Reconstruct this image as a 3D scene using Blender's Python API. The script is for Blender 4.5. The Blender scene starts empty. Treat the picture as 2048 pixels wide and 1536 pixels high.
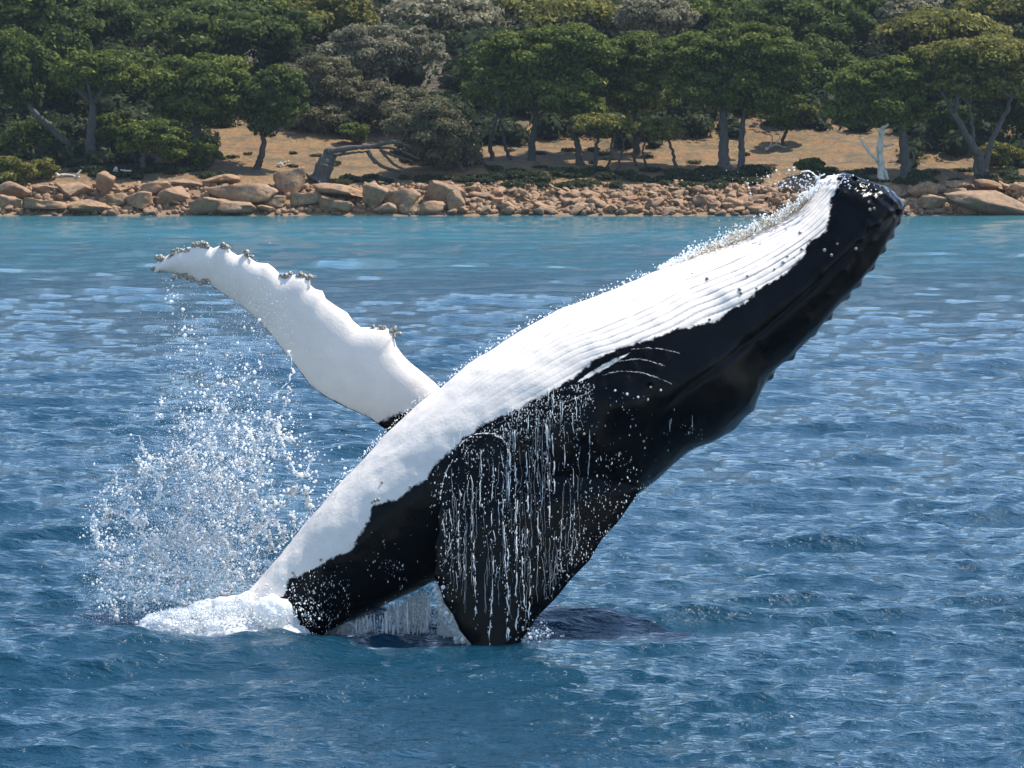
import bpy, math, random
import numpy as np
from mathutils import Vector, Matrix

# ------------------------------------------------------------------ camera, sky, sun, exposure
scene = bpy.context.scene
FPX, CAMZ, PITCH = 6800.0, 5.8, math.atan(484.0 / 6800.0)
cam_d = bpy.data.cameras.new('camera')
cam_d.sensor_width = 36.0
cam_d.lens = FPX / 2048.0 * 36.0
cam_d.clip_start, cam_d.clip_end = 0.5, 20000.0
cam = bpy.data.objects.new('camera', cam_d)
scene.collection.objects.link(cam)
cam.location = (0, 0, CAMZ)
cam.rotation_euler = (math.pi / 2 - PITCH, 0, 0)
scene.camera = cam

SUN_EL, SUN_AZ = math.radians(61.0), math.radians(68.0)     # azimuth from +Y towards +X
sun_dir = Vector((math.cos(SUN_EL) * math.sin(SUN_AZ), math.cos(SUN_EL) * math.cos(SUN_AZ), math.sin(SUN_EL)))
world = bpy.data.worlds.new('World')
scene.world = world
world.use_nodes = True
wn = world.node_tree
bg = wn.nodes['Background']
sky = wn.nodes.new('ShaderNodeTexSky')
sky.sky_type = 'NISHITA'
sky.sun_disc = False
sky.sun_elevation = SUN_EL
sky.sun_rotation = SUN_AZ
sky.air_density = 1.0
sky.dust_density = 0.25
sky.ozone_density = 1.5
wn.links.new(sky.outputs[0], bg.inputs[0])
bg.inputs[1].default_value = 0.15
sun_d = bpy.data.lights.new('sun', 'SUN')
sun_d.energy = 4.2
sun_d.angle = math.radians(0.53)
sun_d.color = (1.0, 0.95, 0.87)
sun = bpy.data.objects.new('sun', sun_d)
scene.collection.objects.link(sun)
sun.rotation_euler = sun_dir.to_track_quat('Z', 'Y').to_euler()
scene.view_settings.view_transform = 'Standard'
scene.view_settings.look = 'None'
scene.view_settings.exposure = 1.0
scene.view_settings.gamma = 1.0
scene.render.engine = 'CYCLES'
scene.cycles.use_denoising = True
scene.cycles.max_bounces = 8
scene.cycles.volume_bounces = 1
scene.cycles.caustics_reflective = False
scene.cycles.caustics_refractive = False
scene.cycles.sample_clamp_indirect = 6.0
scene.cycles.sample_clamp_direct = 5.0

rng = np.random.default_rng(7)

# ------------------------------------------------------------------ projection helpers (pixels of the 2048 x 1536 photograph)
CP, SP = math.cos(PITCH), math.sin(PITCH)
def at(x, y, Y):
    """world point seen at pixel (x, y) standing at distance Y"""
    x = np.asarray(x, float); y = np.asarray(y, float); Y = np.asarray(Y, float)
    dx = x - 1024.0; dz = 768.0 - y
    wy = FPX * CP + dz * SP
    wz = -FPX * SP + dz * CP
    k = Y / wy
    return np.stack(np.broadcast_arrays(dx * k, Y * np.ones_like(k), CAMZ + wz * k), -1)
def pix(P):
    P = np.asarray(P, float)
    q = P - np.array([0, 0, CAMZ])
    f = q[..., 1] * CP - q[..., 2] * SP
    u = q[..., 1] * SP + q[..., 2] * CP
    return np.stack([1024 + FPX * q[..., 0] / f, 768 - FPX * u / f], -1)

# ------------------------------------------------------------------ mesh helpers
def link(o):
    scene.collection.objects.link(o); return o
def mk(name, V, faces, mat, parent=None, smooth=True, attrs=None):
    """faces: list of int arrays (n,3) or (n,4)"""
    V = np.asarray(V, np.float32)
    me = bpy.data.meshes.new(name)
    me.vertices.add(len(V)); me.vertices.foreach_set('co', V.ravel())
    faces = [np.asarray(f, np.int32) for f in faces if len(f)]
    lv = np.concatenate([f.ravel() for f in faces])
    lt = np.concatenate([np.full(len(f), f.shape[1], np.int32) for f in faces])
    ls = np.concatenate([[0], np.cumsum(lt)[:-1]]).astype(np.int32)
    me.loops.add(len(lv)); me.loops.foreach_set('vertex_index', lv)
    me.polygons.add(len(lt)); me.polygons.foreach_set('loop_start', ls); me.polygons.foreach_set('loop_total', lt)
    if smooth: me.polygons.foreach_set('use_smooth', np.ones(len(lt), bool))
    for k, (dom, arr) in (attrs or {}).items():
        a = me.attributes.new(k, 'FLOAT', dom); a.data.foreach_set('value', np.asarray(arr, np.float32))
    me.update(calc_edges=True)
    if mat: me.materials.append(mat)
    o = link(bpy.data.objects.new(name, me))
    if parent: o.parent = parent
    return o
def tag(o, label, cat=None, group=None, kind=None):
    o['label'] = label
    if cat: o['category'] = cat
    if group: o['group'] = group
    if kind: o['kind'] = kind
    return o
def empty(name, loc):
    e = link(bpy.data.objects.new(name, None)); e.location = loc; e.empty_display_size = 0.3
    return e

def icosphere(sub):
    t = (1 + 5 ** .5) / 2
    v = [(-1, t, 0), (1, t, 0), (-1, -t, 0), (1, -t, 0), (0, -1, t), (0, 1, t), (0, -1, -t), (0, 1, -t), (t, 0, -1), (t, 0, 1), (-t, 0, -1), (-t, 0, 1)]
    f = [(0, 11, 5), (0, 5, 1), (0, 1, 7), (0, 7, 10), (0, 10, 11), (1, 5, 9), (5, 11, 4), (11, 10, 2), (10, 7, 6), (7, 1, 8), (3, 9, 4), (3, 4, 2), (3, 2, 6), (3, 6, 8), (3, 8, 9), (4, 9, 5), (2, 4, 11), (6, 2, 10), (8, 6, 7), (9, 8, 1)]
    v = [np.array(p) / np.linalg.norm(p) for p in v]
    for _ in range(sub):
        cache = {}; nf = []
        def mid(a, b):
            k = (min(a, b), max(a, b))
            if k not in cache:
                m = v[a] + v[b]; v.append(m / np.linalg.norm(m)); cache[k] = len(v) - 1
            return cache[k]
        for a, b, c in f:
            ab, bc, ca = mid(a, b), mid(b, c), mid(c, a)
            nf += [(a, ab, ca), (b, bc, ab), (c, ca, bc), (ab, bc, ca)]
        f = nf
    return np.array(v), np.array(f, np.int32)
ICO = [icosphere(i) for i in range(4)]
OCTA = (np.array([(1, 0, 0), (-1, 0, 0), (0, 1, 0), (0, -1, 0), (0, 0, 1), (0, 0, -1)], float),
        np.array([(0, 2, 4), (2, 1, 4), (1, 3, 4), (3, 0, 4), (2, 0, 5), (1, 2, 5), (3, 1, 5), (0, 3, 5)], np.int32))

TETRA = (np.array([(1, 1, 1), (-1, -1, 1), (-1, 1, -1), (1, -1, -1)], float) * 0.8, np.array([(0, 2, 1), (0, 1, 3), (0, 3, 2), (1, 2, 3)], np.int32))

def rand_rot(n, r):
    q = r.normal(size=(n, 4)); q /= np.linalg.norm(q, axis=1)[:, None]
    w, x, y, z = q.T
    return np.stack([1 - 2 * (y * y + z * z), 2 * (x * y - z * w), 2 * (x * z + y * w),
                     2 * (x * y + z * w), 1 - 2 * (x * x + z * z), 2 * (y * z - x * w),
                     2 * (x * z - y * w), 2 * (y * z + x * w), 1 - 2 * (x * x + y * y)], -1).reshape(n, 3, 3)
def scatter(base, P, S, r, rot=True):
    """copies of base at P with scale S (n,) or (n,3)"""
    bv, bf = base; n = len(P)
    S = np.asarray(S, float)
    S = np.repeat(S[:, None], 3, 1) if S.ndim == 1 else S
    L = bv[None] * S[:, None, :]
    if rot: L = np.einsum('nij,nkj->nki', rand_rot(n, r), L)
    V = (L + P[:, None, :]).reshape(-1, 3)
    F = (bf[None] + (np.arange(n) * len(bv))[:, None, None]).reshape(-1, bf.shape[1])
    return V, F
class MB:
    def __init__(s): s.V = []; s.F = {3: [], 4: []}; s.n = 0
    def add(s, V, *Fs):
        V = np.asarray(V)
        for F in Fs:
            if len(F): s.F[F.shape[1]].append(np.asarray(F) + s.n)
        s.V.append(V); s.n += len(V)
    def build(s, name, mat, parent=None, smooth=True, attrs=None):
        return mk(name, np.concatenate(s.V), [np.concatenate(s.F[k]) for k in (3, 4) if s.F[k]], mat, parent, smooth, attrs)
def tube(P, R, sides=7):
    P = np.asarray(P, float); R = np.asarray(R, float); n = len(P)
    T = np.gradient(P, axis=0); T /= np.linalg.norm(T, axis=1)[:, None] + 1e-9
    ref = np.array([0.31, 0.87, 0.37])
    A = np.cross(T, ref); A /= np.linalg.norm(A, axis=1)[:, None] + 1e-9
    B = np.cross(T, A)
    a = np.linspace(0, 2 * np.pi, sides, endpoint=False)
    V = P[:, None] + R[:, None, None] * (np.cos(a)[None, :, None] * A[:, None] + np.sin(a)[None, :, None] * B[:, None])
    i = np.arange(n - 1)[:, None] * sides; j = np.arange(sides)[None]; k = (j + 1) % sides
    F = np.stack([i + j, i + k, i + sides + k, i + sides + j], -1).reshape(-1, 4)
    V = V.reshape(-1, 3)
    V = np.concatenate([V, P[:1], P[-1:]]); m = n * sides
    c0 = np.stack([np.full(sides, m), (j[0] + 1) % sides, j[0]], -1)
    c1 = np.stack([np.full(sides, m + 1), (n - 1) * sides + j[0], (n - 1) * sides + (j[0] + 1) % sides], -1)
    return V, F, np.concatenate([c0, c1])
def catmull(P, n):
    P = np.asarray(P, float); m = len(P)
    E = np.concatenate([[2 * P[0] - P[1]], P, [2 * P[-1] - P[-2]]])
    t = np.linspace(0, m - 1, n); i = np.minimum(t.astype(int), m - 2); u = (t - i)[:, None]
    a, b, c, d = E[i], E[i + 1], E[i + 2], E[i + 3]
    return 0.5 * (2 * b + (c - a) * u + (2 * a - 5 * b + 4 * c - d) * u ** 2 + (3 * b - a - 3 * c + d) * u ** 3)
def resample(P, n):
    P = np.asarray(P, float); d = np.concatenate([[0], np.cumsum(np.linalg.norm(np.diff(P, axis=0), axis=1))])
    t = np.linspace(0, d[-1], n)
    return np.stack([np.interp(t, d, P[:, k]) for k in range(P.shape[1])], -1)

# value noise (numpy), any points (n,3)
_perm = rng.random((64, 64, 64))
def vnoise(P):
    P = np.asarray(P, float); i = np.floor(P).astype(int); f = P - i; f = f * f * (3 - 2 * f)
    def g(a, b, c): return _perm[(i[..., 0] + a) & 63, (i[..., 1] + b) & 63, (i[..., 2] + c) & 63]
    x0 = g(0, 0, 0) * (1 - f[..., 0]) + g(1, 0, 0) * f[..., 0]; x1 = g(0, 1, 0) * (1 - f[..., 0]) + g(1, 1, 0) * f[..., 0]
    x2 = g(0, 0, 1) * (1 - f[..., 0]) + g(1, 0, 1) * f[..., 0]; x3 = g(0, 1, 1) * (1 - f[..., 0]) + g(1, 1, 1) * f[..., 0]
    y0 = x0 * (1 - f[..., 1]) + x1 * f[..., 1]; y1 = x2 * (1 - f[..., 1]) + x3 * f[..., 1]
    return (y0 * (1 - f[..., 2]) + y1 * f[..., 2]) * 2 - 1
def fbm(P, o=4):
    P = np.asarray(P, float); s = 0; a = 1.0
    for k in range(o):
        s = s + a * vnoise(P * (2 ** k) + 17.3 * k); a *= 0.5
    return s

# ------------------------------------------------------------------ material helpers
class NT:
    def __init__(s, name):
        s.m = bpy.data.materials.new(name); s.m.use_nodes = True; s.t = s.m.node_tree
        s.b = s.t.nodes['Principled BSDF']; s.out = s.t.nodes['Material Output']
    def n(s, typ, **kw):
        nd = s.t.nodes.new(typ)
        for k, v in kw.items():
            if k.startswith('i_'):
                key = k[2:]; nd.inputs[int(key) if key.isdigit() else key.replace('_', ' ')].default_value = v
            else: setattr(nd, k, v)
        return nd
    def l(s, a, b): s.t.links.new(a, b)
    def attr(s, name): return s.n('ShaderNodeAttribute', attribute_name=name).outputs['Fac']
    def mix(s, fac, a, b, blend='MIX'):
        nd = s.n('ShaderNodeMix', data_type='RGBA', blend_type=blend)
        for sock, v in ((nd.inputs[0], fac), (nd.inputs[6], a), (nd.inputs[7], b)):
            if hasattr(v, 'is_output'): s.l(v, sock)
            elif isinstance(v, (int, float)): sock.default_value = v
            else: sock.default_value = (*v, 1)
        return nd.outputs[2]
    def math(s, op, a, b=0.0, c=0.0):
        nd = s.n('ShaderNodeMath', operation=op)
        for k, v in enumerate((a, b, c)):
            if hasattr(v, 'is_output'): s.l(v, nd.inputs[k])
            else: nd.inputs[k].default_value = v
        return nd.outputs[0]
    def ramp(s, fac, lo, hi, interp='LINEAR'):
        nd = s.n('ShaderNodeMapRange', interpolation_type='SMOOTHSTEP' if interp == 'S' else 'LINEAR')
        s.l(fac, nd.inputs[0]); nd.inputs[1].default_value = lo; nd.inputs[2].default_value = hi
        return nd.outputs[0]
    def noise(s, vec, scale, detail=4.0, rough=0.55):
        nd = s.n('ShaderNodeTexNoise'); nd.inputs['Scale'].default_value = scale
        nd.inputs['Detail'].default_value = detail; nd.inputs['Roughness'].default_value = rough
        if vec: s.l(vec, nd.inputs['Vector'])
        return nd.outputs['Fac']
    def pos(s): return s.n('ShaderNodeNewGeometry').outputs['Position']
    def obj(s): return s.n('ShaderNodeTexCoord').outputs['Object']
    def stretch(s, vec, sc):
        nd = s.n('ShaderNodeMapping'); s.l(vec, nd.inputs[0]); nd.inputs['Scale'].default_value = sc
        return nd.outputs[0]
    def bump(s, h, strength, dist, normal=None):
        nd = s.n('ShaderNodeBump'); s.l(h, nd.inputs['Height']); nd.inputs['Strength'].default_value = strength
        nd.inputs['Distance'].default_value = dist
        if normal: s.l(normal, nd.inputs['Normal'])
        return nd.outputs['Normal']

# ------------------------------------------------------------------ materials
def mat_water():
    m = NT('sea_water'); p = m.pos()
    sx = m.n('ShaderNodeSeparateXYZ'); m.l(p, sx.inputs[0])
    patch = m.noise(m.stretch(p, (0.012, 0.03, 1)), 1.0, 3)
    yy = m.math('ADD', sx.outputs[1], m.math('MULTIPLY', m.math('SUBTRACT', patch, 0.5), 90.0))
    c = m.mix(m.ramp(yy, 105, 235, 'S'), (0.0040, 0.032, 0.056), (0.013, 0.110, 0.138))
    m.l(c, m.b.inputs['Base Color'])
    m.b.inputs['Roughness'].default_value = 0.06
    m.b.inputs['IOR'].default_value = 1.333
    n1 = m.noise(m.stretch(p, (3.2, 6.5, 1)), 1.0, 4, 0.62)
    n3 = m.noise(m.stretch(p, (0.42, 0.30, 1)), 1.0, 3, 0.6)
    n2 = m.noise(m.stretch(p, (0.5, 1.1, 1)), 1.0, 3, 0.6)
    b = m.bump(n2, 0.5, 0.12, m.bump(n3, 0.25, 0.35))
    m.l(m.bump(n1, 1.0, 0.085, b), m.b.inputs['Normal'])
    return m.m
def mat_skin():
    m = NT('whale_skin'); o = m.pos()
    nf = m.math('ADD', m.math('MULTIPLY', m.math('SUBTRACT', m.noise(o, 14, 5, 0.7), 0.5), 0.12), m.math('MULTIPLY', m.math('SUBTRACT', m.noise(o, 4.5, 3, 0.6), 0.5), 0.10))
    d = m.math('ADD', m.attr('pattern'), nf)
    white = m.ramp(d, -0.012, 0.012)
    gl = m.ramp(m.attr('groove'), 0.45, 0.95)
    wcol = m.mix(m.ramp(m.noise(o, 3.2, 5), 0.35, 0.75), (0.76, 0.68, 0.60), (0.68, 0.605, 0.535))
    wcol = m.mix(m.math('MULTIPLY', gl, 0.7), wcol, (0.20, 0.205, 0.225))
    speck = m.ramp(m.noise(o, 55, 2), 0.70, 0.76)
    wcol = m.mix(m.math('MULTIPLY', speck, 0.4), wcol, (0.3, 0.3, 0.3))
    bcol = m.mix(m.ramp(m.noise(o, 5, 5), 0.4, 0.8), (0.0022, 0.0026, 0.0034), (0.0045, 0.005, 0.0065))
    bcol = m.mix(m.attr('scar'), bcol, (0.6, 0.6, 0.57))
    m.l(m.mix(white, bcol, wcol), m.b.inputs['Base Color'])
    m.l(m.math('ADD', m.math('MULTIPLY', white, 0.34), 0.16), m.b.inputs['Roughness'])
    m.b.inputs['IOR'].default_value = 1.36
    m.b.inputs['Specular IOR Level'].default_value = 0.15
    h = m.noise(o, 26, 4, 0.6)
    m.l(m.bump(h, 0.35, 0.012), m.b.inputs['Normal'])
    return m.m
def mat_foam(name='white_foam', col=(0.93, 0.94, 0.94), trans=0.5):
    m = NT(name)
    m.b.inputs['Base Color'].default_value = (*col, 1); m.b.inputs['Roughness'].default_value = 0.35
    tr = m.n('ShaderNodeBsdfTranslucent'); tr.inputs[0].default_value = (*col, 1)
    mx = m.n('ShaderNodeMixShader'); mx.inputs[0].default_value = trans
    m.l(m.b.outputs[0], mx.inputs[1]); m.l(tr.outputs[0], mx.inputs[2]); m.l(mx.outputs[0], m.out.inputs[0])
    return m.m
def mat_leaf(name, c0, c1, c2):
    m = NT(name); t = m.attr('tint')
    c = m.mix(m.ramp(t, 0.0, 0.55), c0, c1); c = m.mix(m.ramp(t, 0.55, 1.0), c, c2)
    m.l(c, m.b.inputs['Base Color']); m.b.inputs['Roughness'].default_value = 0.6
    m.b.inputs['Specular IOR Level'].default_value = 0.04
    tr = m.n('ShaderNodeBsdfTranslucent'); m.l(c, tr.inputs[0])
    mx = m.n('ShaderNodeMixShader'); mx.inputs[0].default_value = 0.34
    m.l(m.b.outputs[0], mx.inputs[1]); m.l(tr.outputs[0], mx.inputs[2]); m.l(mx.outputs[0], m.out.inputs[0])
    return m.m
def mat_bark(name, c0, c1):
    m = NT(name); o = m.pos()
    n = m.noise(m.stretch(o, (5, 5, 1.2)), 1.0, 5, 0.7)
    m.l(m.mix(m.ramp(n, 0.35, 0.68), c0, c1), m.b.inputs['Base Color']); m.b.inputs['Roughness'].default_value = 0.9
    m.l(m.bump(n, 0.6, 0.08), m.b.inputs['Normal'])
    return m.m
def mat_rock():
    m = NT('granite'); o = m.pos()
    rnd = m.n('ShaderNodeObjectInfo').outputs['Random']
    n = m.noise(o, 0.55, 6, 0.65); n2 = m.noise(o, 2.3, 5, 0.7)
    c = m.mix(m.ramp(n, 0.36, 0.62), (0.245, 0.120, 0.048), (0.32, 0.185, 0.088))
    c = m.mix(m.math('MULTIPLY', m.ramp(n2, 0.47, 0.60), 0.85), c, (0.095, 0.075, 0.06))
    c = m.mix(m.math('MULTIPLY', rnd, 0.45), c, (0.22, 0.15, 0.095))
    sz = m.n('ShaderNodeSeparateXYZ'); m.l(o, sz.inputs[0])
    wet = m.ramp(m.math('ADD', sz.outputs[2], m.math('MULTIPLY', m.math('SUBTRACT', n2, 0.5), 0.8)), 0.45, 0.12)
    c = m.mix(m.math('MULTIPLY', wet, 0.75), c, (0.045, 0.036, 0.028))
    m.l(c, m.b.inputs['Base Color']); m.b.inputs['Roughness'].default_value = 0.88
    m.l(m.bump(n2, 0.7, 0.15), m.b.inputs['Normal'])
    return m.m
def mat_ground():
    m = NT('hillside_ground'); p = m.pos()
    sx = m.n('ShaderNodeSeparateXYZ'); m.l(p, sx.inputs[0])
    n = m.noise(m.stretch(p, (0.25, 0.16, 1)), 1.0, 5, 0.65); n2 = m.noise(p, 2.6, 5, 0.75)
    grass = m.mix(m.ramp(n, 0.38, 0.62), (0.225, 0.110, 0.036), (0.22, 0.135, 0.048))
    grass = m.mix(m.ramp(n2, 0.44, 0.64), grass, (0.085, 0.056, 0.024))
    grass = m.mix(m.ramp(m.math('ADD', sx.outputs[2], m.math('MULTIPLY', m.math('SUBTRACT', n, 0.5), 5.0)), 7.2, 9.0), grass, (0.075, 0.062, 0.036))
    n4 = m.noise(m.stretch(p, (0.45, 0.45, 1)), 1.0, 5, 0.7)
    grass = m.mix(m.math('MULTIPLY', m.ramp(n4, 0.46, 0.60), 0.75), grass, (0.070, 0.054, 0.028))
    rock = m.mix(m.ramp(n2, 0.4, 0.65), (0.27, 0.15, 0.07), (0.14, 0.09, 0.05))
    zz = m.math('ADD', sx.outputs[2], m.math('MULTIPLY', m.math('SUBTRACT', n2, 0.5), 1.2))
    m.l(m.mix(m.ramp(zz, 2.3, 2.9), rock, grass), m.b.inputs['Base Color'])
    m.b.inputs['Roughness'].default_value = 0.95
    m.l(m.bump(n2, 0.8, 0.3), m.b.inputs['Normal'])
    return m.m
def mat_barnacle():
    m = NT('barnacle_shell'); n = m.noise(m.pos(), 40, 3)
    m.l(m.mix(m.ramp(n, 0.35, 0.65), (0.13, 0.095, 0.06), (0.46, 0.42, 0.35)), m.b.inputs['Base Color'])
    m.b.inputs['Roughness'].default_value = 0.5
    return m.m
WATER, SKIN, FOAM = mat_water(), mat_skin(), mat_foam()
CREAM = mat_foam('cream_spray', (0.62, 0.54, 0.40), 0.35)  # tan reflected in the backlit drops is put into their colour
ROCK, GROUND, BARN = mat_rock(), mat_ground(), mat_barnacle()
LEAF = {
    'green': mat_leaf('leaf_green', (0.0528, 0.0712, 0.0180), (0.1410, 0.1618, 0.0339), (0.2821, 0.2589, 0.0551)),
    'dark': mat_leaf('leaf_dark_green', (0.0353, 0.0540, 0.0158), (0.0941, 0.1187, 0.0286), (0.1997, 0.1942, 0.0465)),
    'olive': mat_leaf('leaf_olive', (0.0822, 0.0842, 0.0212), (0.2057, 0.1888, 0.0465), (0.3526, 0.2913, 0.0827)),
    'grey': mat_leaf('leaf_grey', (0.1175, 0.1121, 0.0657), (0.2468, 0.2212, 0.1377), (0.4935, 0.3992, 0.2649)),
    'brown': mat_leaf('leaf_brown', (0.0822, 0.0776, 0.0403), (0.1704, 0.1510, 0.0805), (0.2938, 0.2373, 0.1430)),
    'shaded': mat_leaf('leaf_shaded', (0.022, 0.032, 0.015), (0.054, 0.064, 0.026), (0.12, 0.115, 0.048)),  # darkened leaves: shade under and between the trees is in the colour
}
BARK = {'dark': mat_bark('bark_dark', (0.030, 0.026, 0.022), (0.075, 0.062, 0.05)),
        'grey': mat_bark('bark_grey', (0.042, 0.038, 0.033), (0.095, 0.085, 0.072)),
        'white': mat_bark('bark_bleached', (0.36, 0.32, 0.26), (0.58, 0.53, 0.45))}

# ------------------------------------------------------------------ sea
def build_water():
    # rows follow the distance: fine near the whale, coarser towards the shore and behind the camera
    ypx = np.concatenate([np.arange(1640.0, 900.0, -1.95), np.arange(900.0, 419.0, -1.25)])
    rows = FPX * CAMZ / (ypx - 284.0)
    rows = np.concatenate([[-2500, -600, -150, -40, 0, 10, 18, 23, 26, 27.2], rows])
    nu = 580
    u = np.linspace(-1, 1, nu)
    U, Y = np.meshgrid(u, rows)
    half = np.maximum(np.abs(Y), 26) * 0.185
    X = U * half
    e = np.abs(U) > 0.985                              # outermost columns reach far out to both sides
    X = np.where(np.abs(U) > 0.9999, np.sign(U) * 2500, np.where(e, np.sign(U) * (half + (np.abs(U) - 0.985) / 0.015 * 300), X))
    r = np.random.default_rng(3)
    dY = np.abs(np.gradient(rows))[:, None]; dX = np.abs(np.gradient(X, axis=1))
    Z = np.zeros_like(X); DX = np.zeros_like(X); DY = np.zeros_like(X)
    # gusts: patches where the chop is stronger
    gust = 0.95 + 0.3 * fbm(np.stack([X * 0.09, Y * 0.055, X * 0], -1), 2)
    comps = []
    for lam in np.geomspace(0.20, 0.6, 34): comps.append((lam, 0.064))
    for lam in np.geomspace(0.6, 1.6, 24): comps.append((lam, 0.058))
    for lam in np.geomspace(1.6, 4.5, 16): comps.append((lam, 0.031))
    for lam in np.geomspace(4.0, 14.0, 7): comps.append((lam, 0.017))
    for lam, st in comps:
        lam *= r.uniform(0.92, 1.08)
        th = -math.pi / 2 + r.normal() * (0.34 if lam < 3.5 else 0.3) + 0.18
        k = 2 * math.pi / lam; kx, ky = k * math.cos(th), k * math.sin(th)
        a = st / k
        # a wave is carried by the sheet only where the sheet is fine enough
        fade = np.clip((lam / np.maximum(dY * abs(math.sin(th)), dX * 1.2) - 2.2) / 2.2, 0, 1)
        ph = kx * X + ky * Y + r.uniform(0, 6.28)
        amp = a * fade * gust * r.uniform(0.6, 1.4)
        s, c = np.sin(ph), np.cos(ph)
        Z += amp * c; DX -= amp * s * math.cos(th) * 0.8; DY -= amp * s * math.sin(th) * 0.8
    calm = np.clip((Y - 26) / 3.0, 0, 1) * np.clip((276 - Y) / 6, 0.15, 1)
    Z *= calm; DX *= calm; DY *= calm
    # swell ridge in front of the whale
    px = 1024 + X * FPX / 38.7
    cx = [-400, 0, 180, 270, 360, 420, 480, 560, 650, 760, 900, 1000, 1100, 1400, 2400]
    cz = [.24, .27, .26, .25, .17, .13, .17, .22, .17, .08, .06, .10, .10, .03, .0]
    ridge = np.interp(px, cx, cz)
    prof = np.where(Y > 38.7, np.exp(-((Y - 38.7) / 0.55) ** 2), np.exp(-((Y - 38.7) / 1.5) ** 2))
    near = np.exp(-((Y - 38.9) / 1.0) ** 2) * np.clip((1400 - px) / 300, 0, 1)
    Z = Z * (1 - 0.15 * near) + ridge * prof
    # the churned trough right at the whale
    Z -= 0.03 * np.exp(-((Y - 40.3) / 0.9) ** 2) * np.clip((px - 150) / 150, 0, 1) * np.clip((1250 - px) / 200, 0, 1)
    V = np.stack([X + DX, Y + DY, Z], -1).reshape(-1, 3)
    nr = len(rows)
    i = np.arange(nr - 1)[:, None] * nu; j = np.arange(nu - 1)[None]
    F = np.stack([i + j, i + j + 1, i + nu + j + 1, i + nu + j], -1).reshape(-1, 4)
    o = mk('sea_water', V, [F], WATER)
    tag(o, 'rippled blue sea turning turquoise towards the shore', kind='structure')
build_water()

# ------------------------------------------------------------------ hillside
TY = [250, 266, 269.5, 271, 274.5, 280, 284, 297, 310, 340, 380, 450, 600]
TZ = [-3, -1.2, -0.15, 0.35, 2.1, 3.35, 4.1, 6.9, 10.5, 19.0, 31.0, 50.0, 70.0]
def terrain(X, Y):
    X = np.asarray(X, float); Y = np.asarray(Y, float)
    P = np.stack(np.broadcast_arrays(X * 0.06, Y * 0.1, X * 0), -1)
    amp = np.clip((Y - 270) / 15.0, 0, 1)
    n = fbm(P, 3) * 0.55 * amp + fbm(P * 6.1 + 4, 2) * 0.10 * amp
    return np.interp(Y, TY, TZ) + n
def groundY(px, py):
    """distance at which the ground is seen at that pixel"""
    Y = np.linspace(270.5, 335, 500)
    X = (px - 1024) / FPX * Y
    q = pix(np.stack([X, Y, terrain(X, Y)], -1))[:, 1]
    k = np.argmax(q <= py)
    return float(Y[k]) if q.min() <= py else 300.0
def build_hill():
    xs = np.concatenate([np.linspace(-900, -75, 20), np.linspace(-70, 70, 211), np.linspace(75, 900, 20)])
    ys = np.concatenate([np.linspace(250, 266, 6), np.linspace(267, 302, 80), np.linspace(303, 600, 40)])
    X, Y = np.meshgrid(xs, ys)
    V = np.stack([X, Y, terrain(X, Y)], -1).reshape(-1, 3); nx = len(xs)
    i = np.arange(len(ys) - 1)[:, None] * nx; j = np.arange(nx - 1)[None]
    F = np.stack([i + j, i + j + 1, i + nx + j + 1, i + nx + j], -1).reshape(-1, 4)
    tag(mk('hillside', V, [F], GROUND), 'dry orange-brown hillside rising from the rocky shore', kind='structure')
build_hill()

# ------------------------------------------------------------------ whale
DW = 40.0
def LY(y):
    """distance of the whale's axis at picture height y: the body leans back as it rises"""
    return 39.95 + 0.30 * (CAMZ - (np.asarray(y, float) - 284.0) * 40.6 / 6800.0)
VPX = [(1722, 361), (1690, 347), (1652, 364), (1625, 392), (1595, 420), (1556, 447), (1500, 475), (1440, 498), (1375, 519), (1310, 543), (1241, 575), (1160, 606), (1080, 640), (1000, 688), (925, 738), (850, 798), (780, 862), (710, 938), (640, 1015), (575, 1090), (510, 1165), (445, 1235), (380, 1300), (300, 1370)]
DPX = [(1765, 371), (1793, 388), (1799, 418), (1789, 450), (1770, 490), (1744, 530), (1706, 576), (1650, 640), (1590, 703), (1540, 752), (1502, 820), (1442, 874), (1375, 903), (1290, 975), (1195, 1030), (1090, 1072), (985, 1112), (885, 1155), (785, 1205), (690, 1248), (605, 1290), (520, 1335), (440, 1380), (350, 1430)]
BOUND = [(1700, 300), (1672, 372), (1655, 400), (1652, 440), (1638, 462), (1612, 480), (1600, 502), (1582, 520), (1566, 540), (1540, 556), (1505, 574), (1484, 598), (1450, 612), (1425, 634), (1385, 640), (1345, 650), (1300, 664), (1262, 675), (1222, 690), (1180, 712), (1146, 742), (1118, 762), (1085, 778), (1050, 796), (1010, 816), (965, 838), (930, 862), (908, 888), (880, 906), (858, 940), (825, 968), (790, 988), (764, 994), (748, 1000), (740, 1030), (722, 1060), (704, 1090), (662, 1106), (640, 1122), (606, 1140), (582, 1148), (574, 1180), (540, 1210), (520, 1240), (440, 1300), (330, 1400), (250, 1480)]
FINGER = [(1146, 754), (1170, 734), (1205, 714), (1262, 688), (1245, 702), (1205, 728), (1170, 746)]

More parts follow.
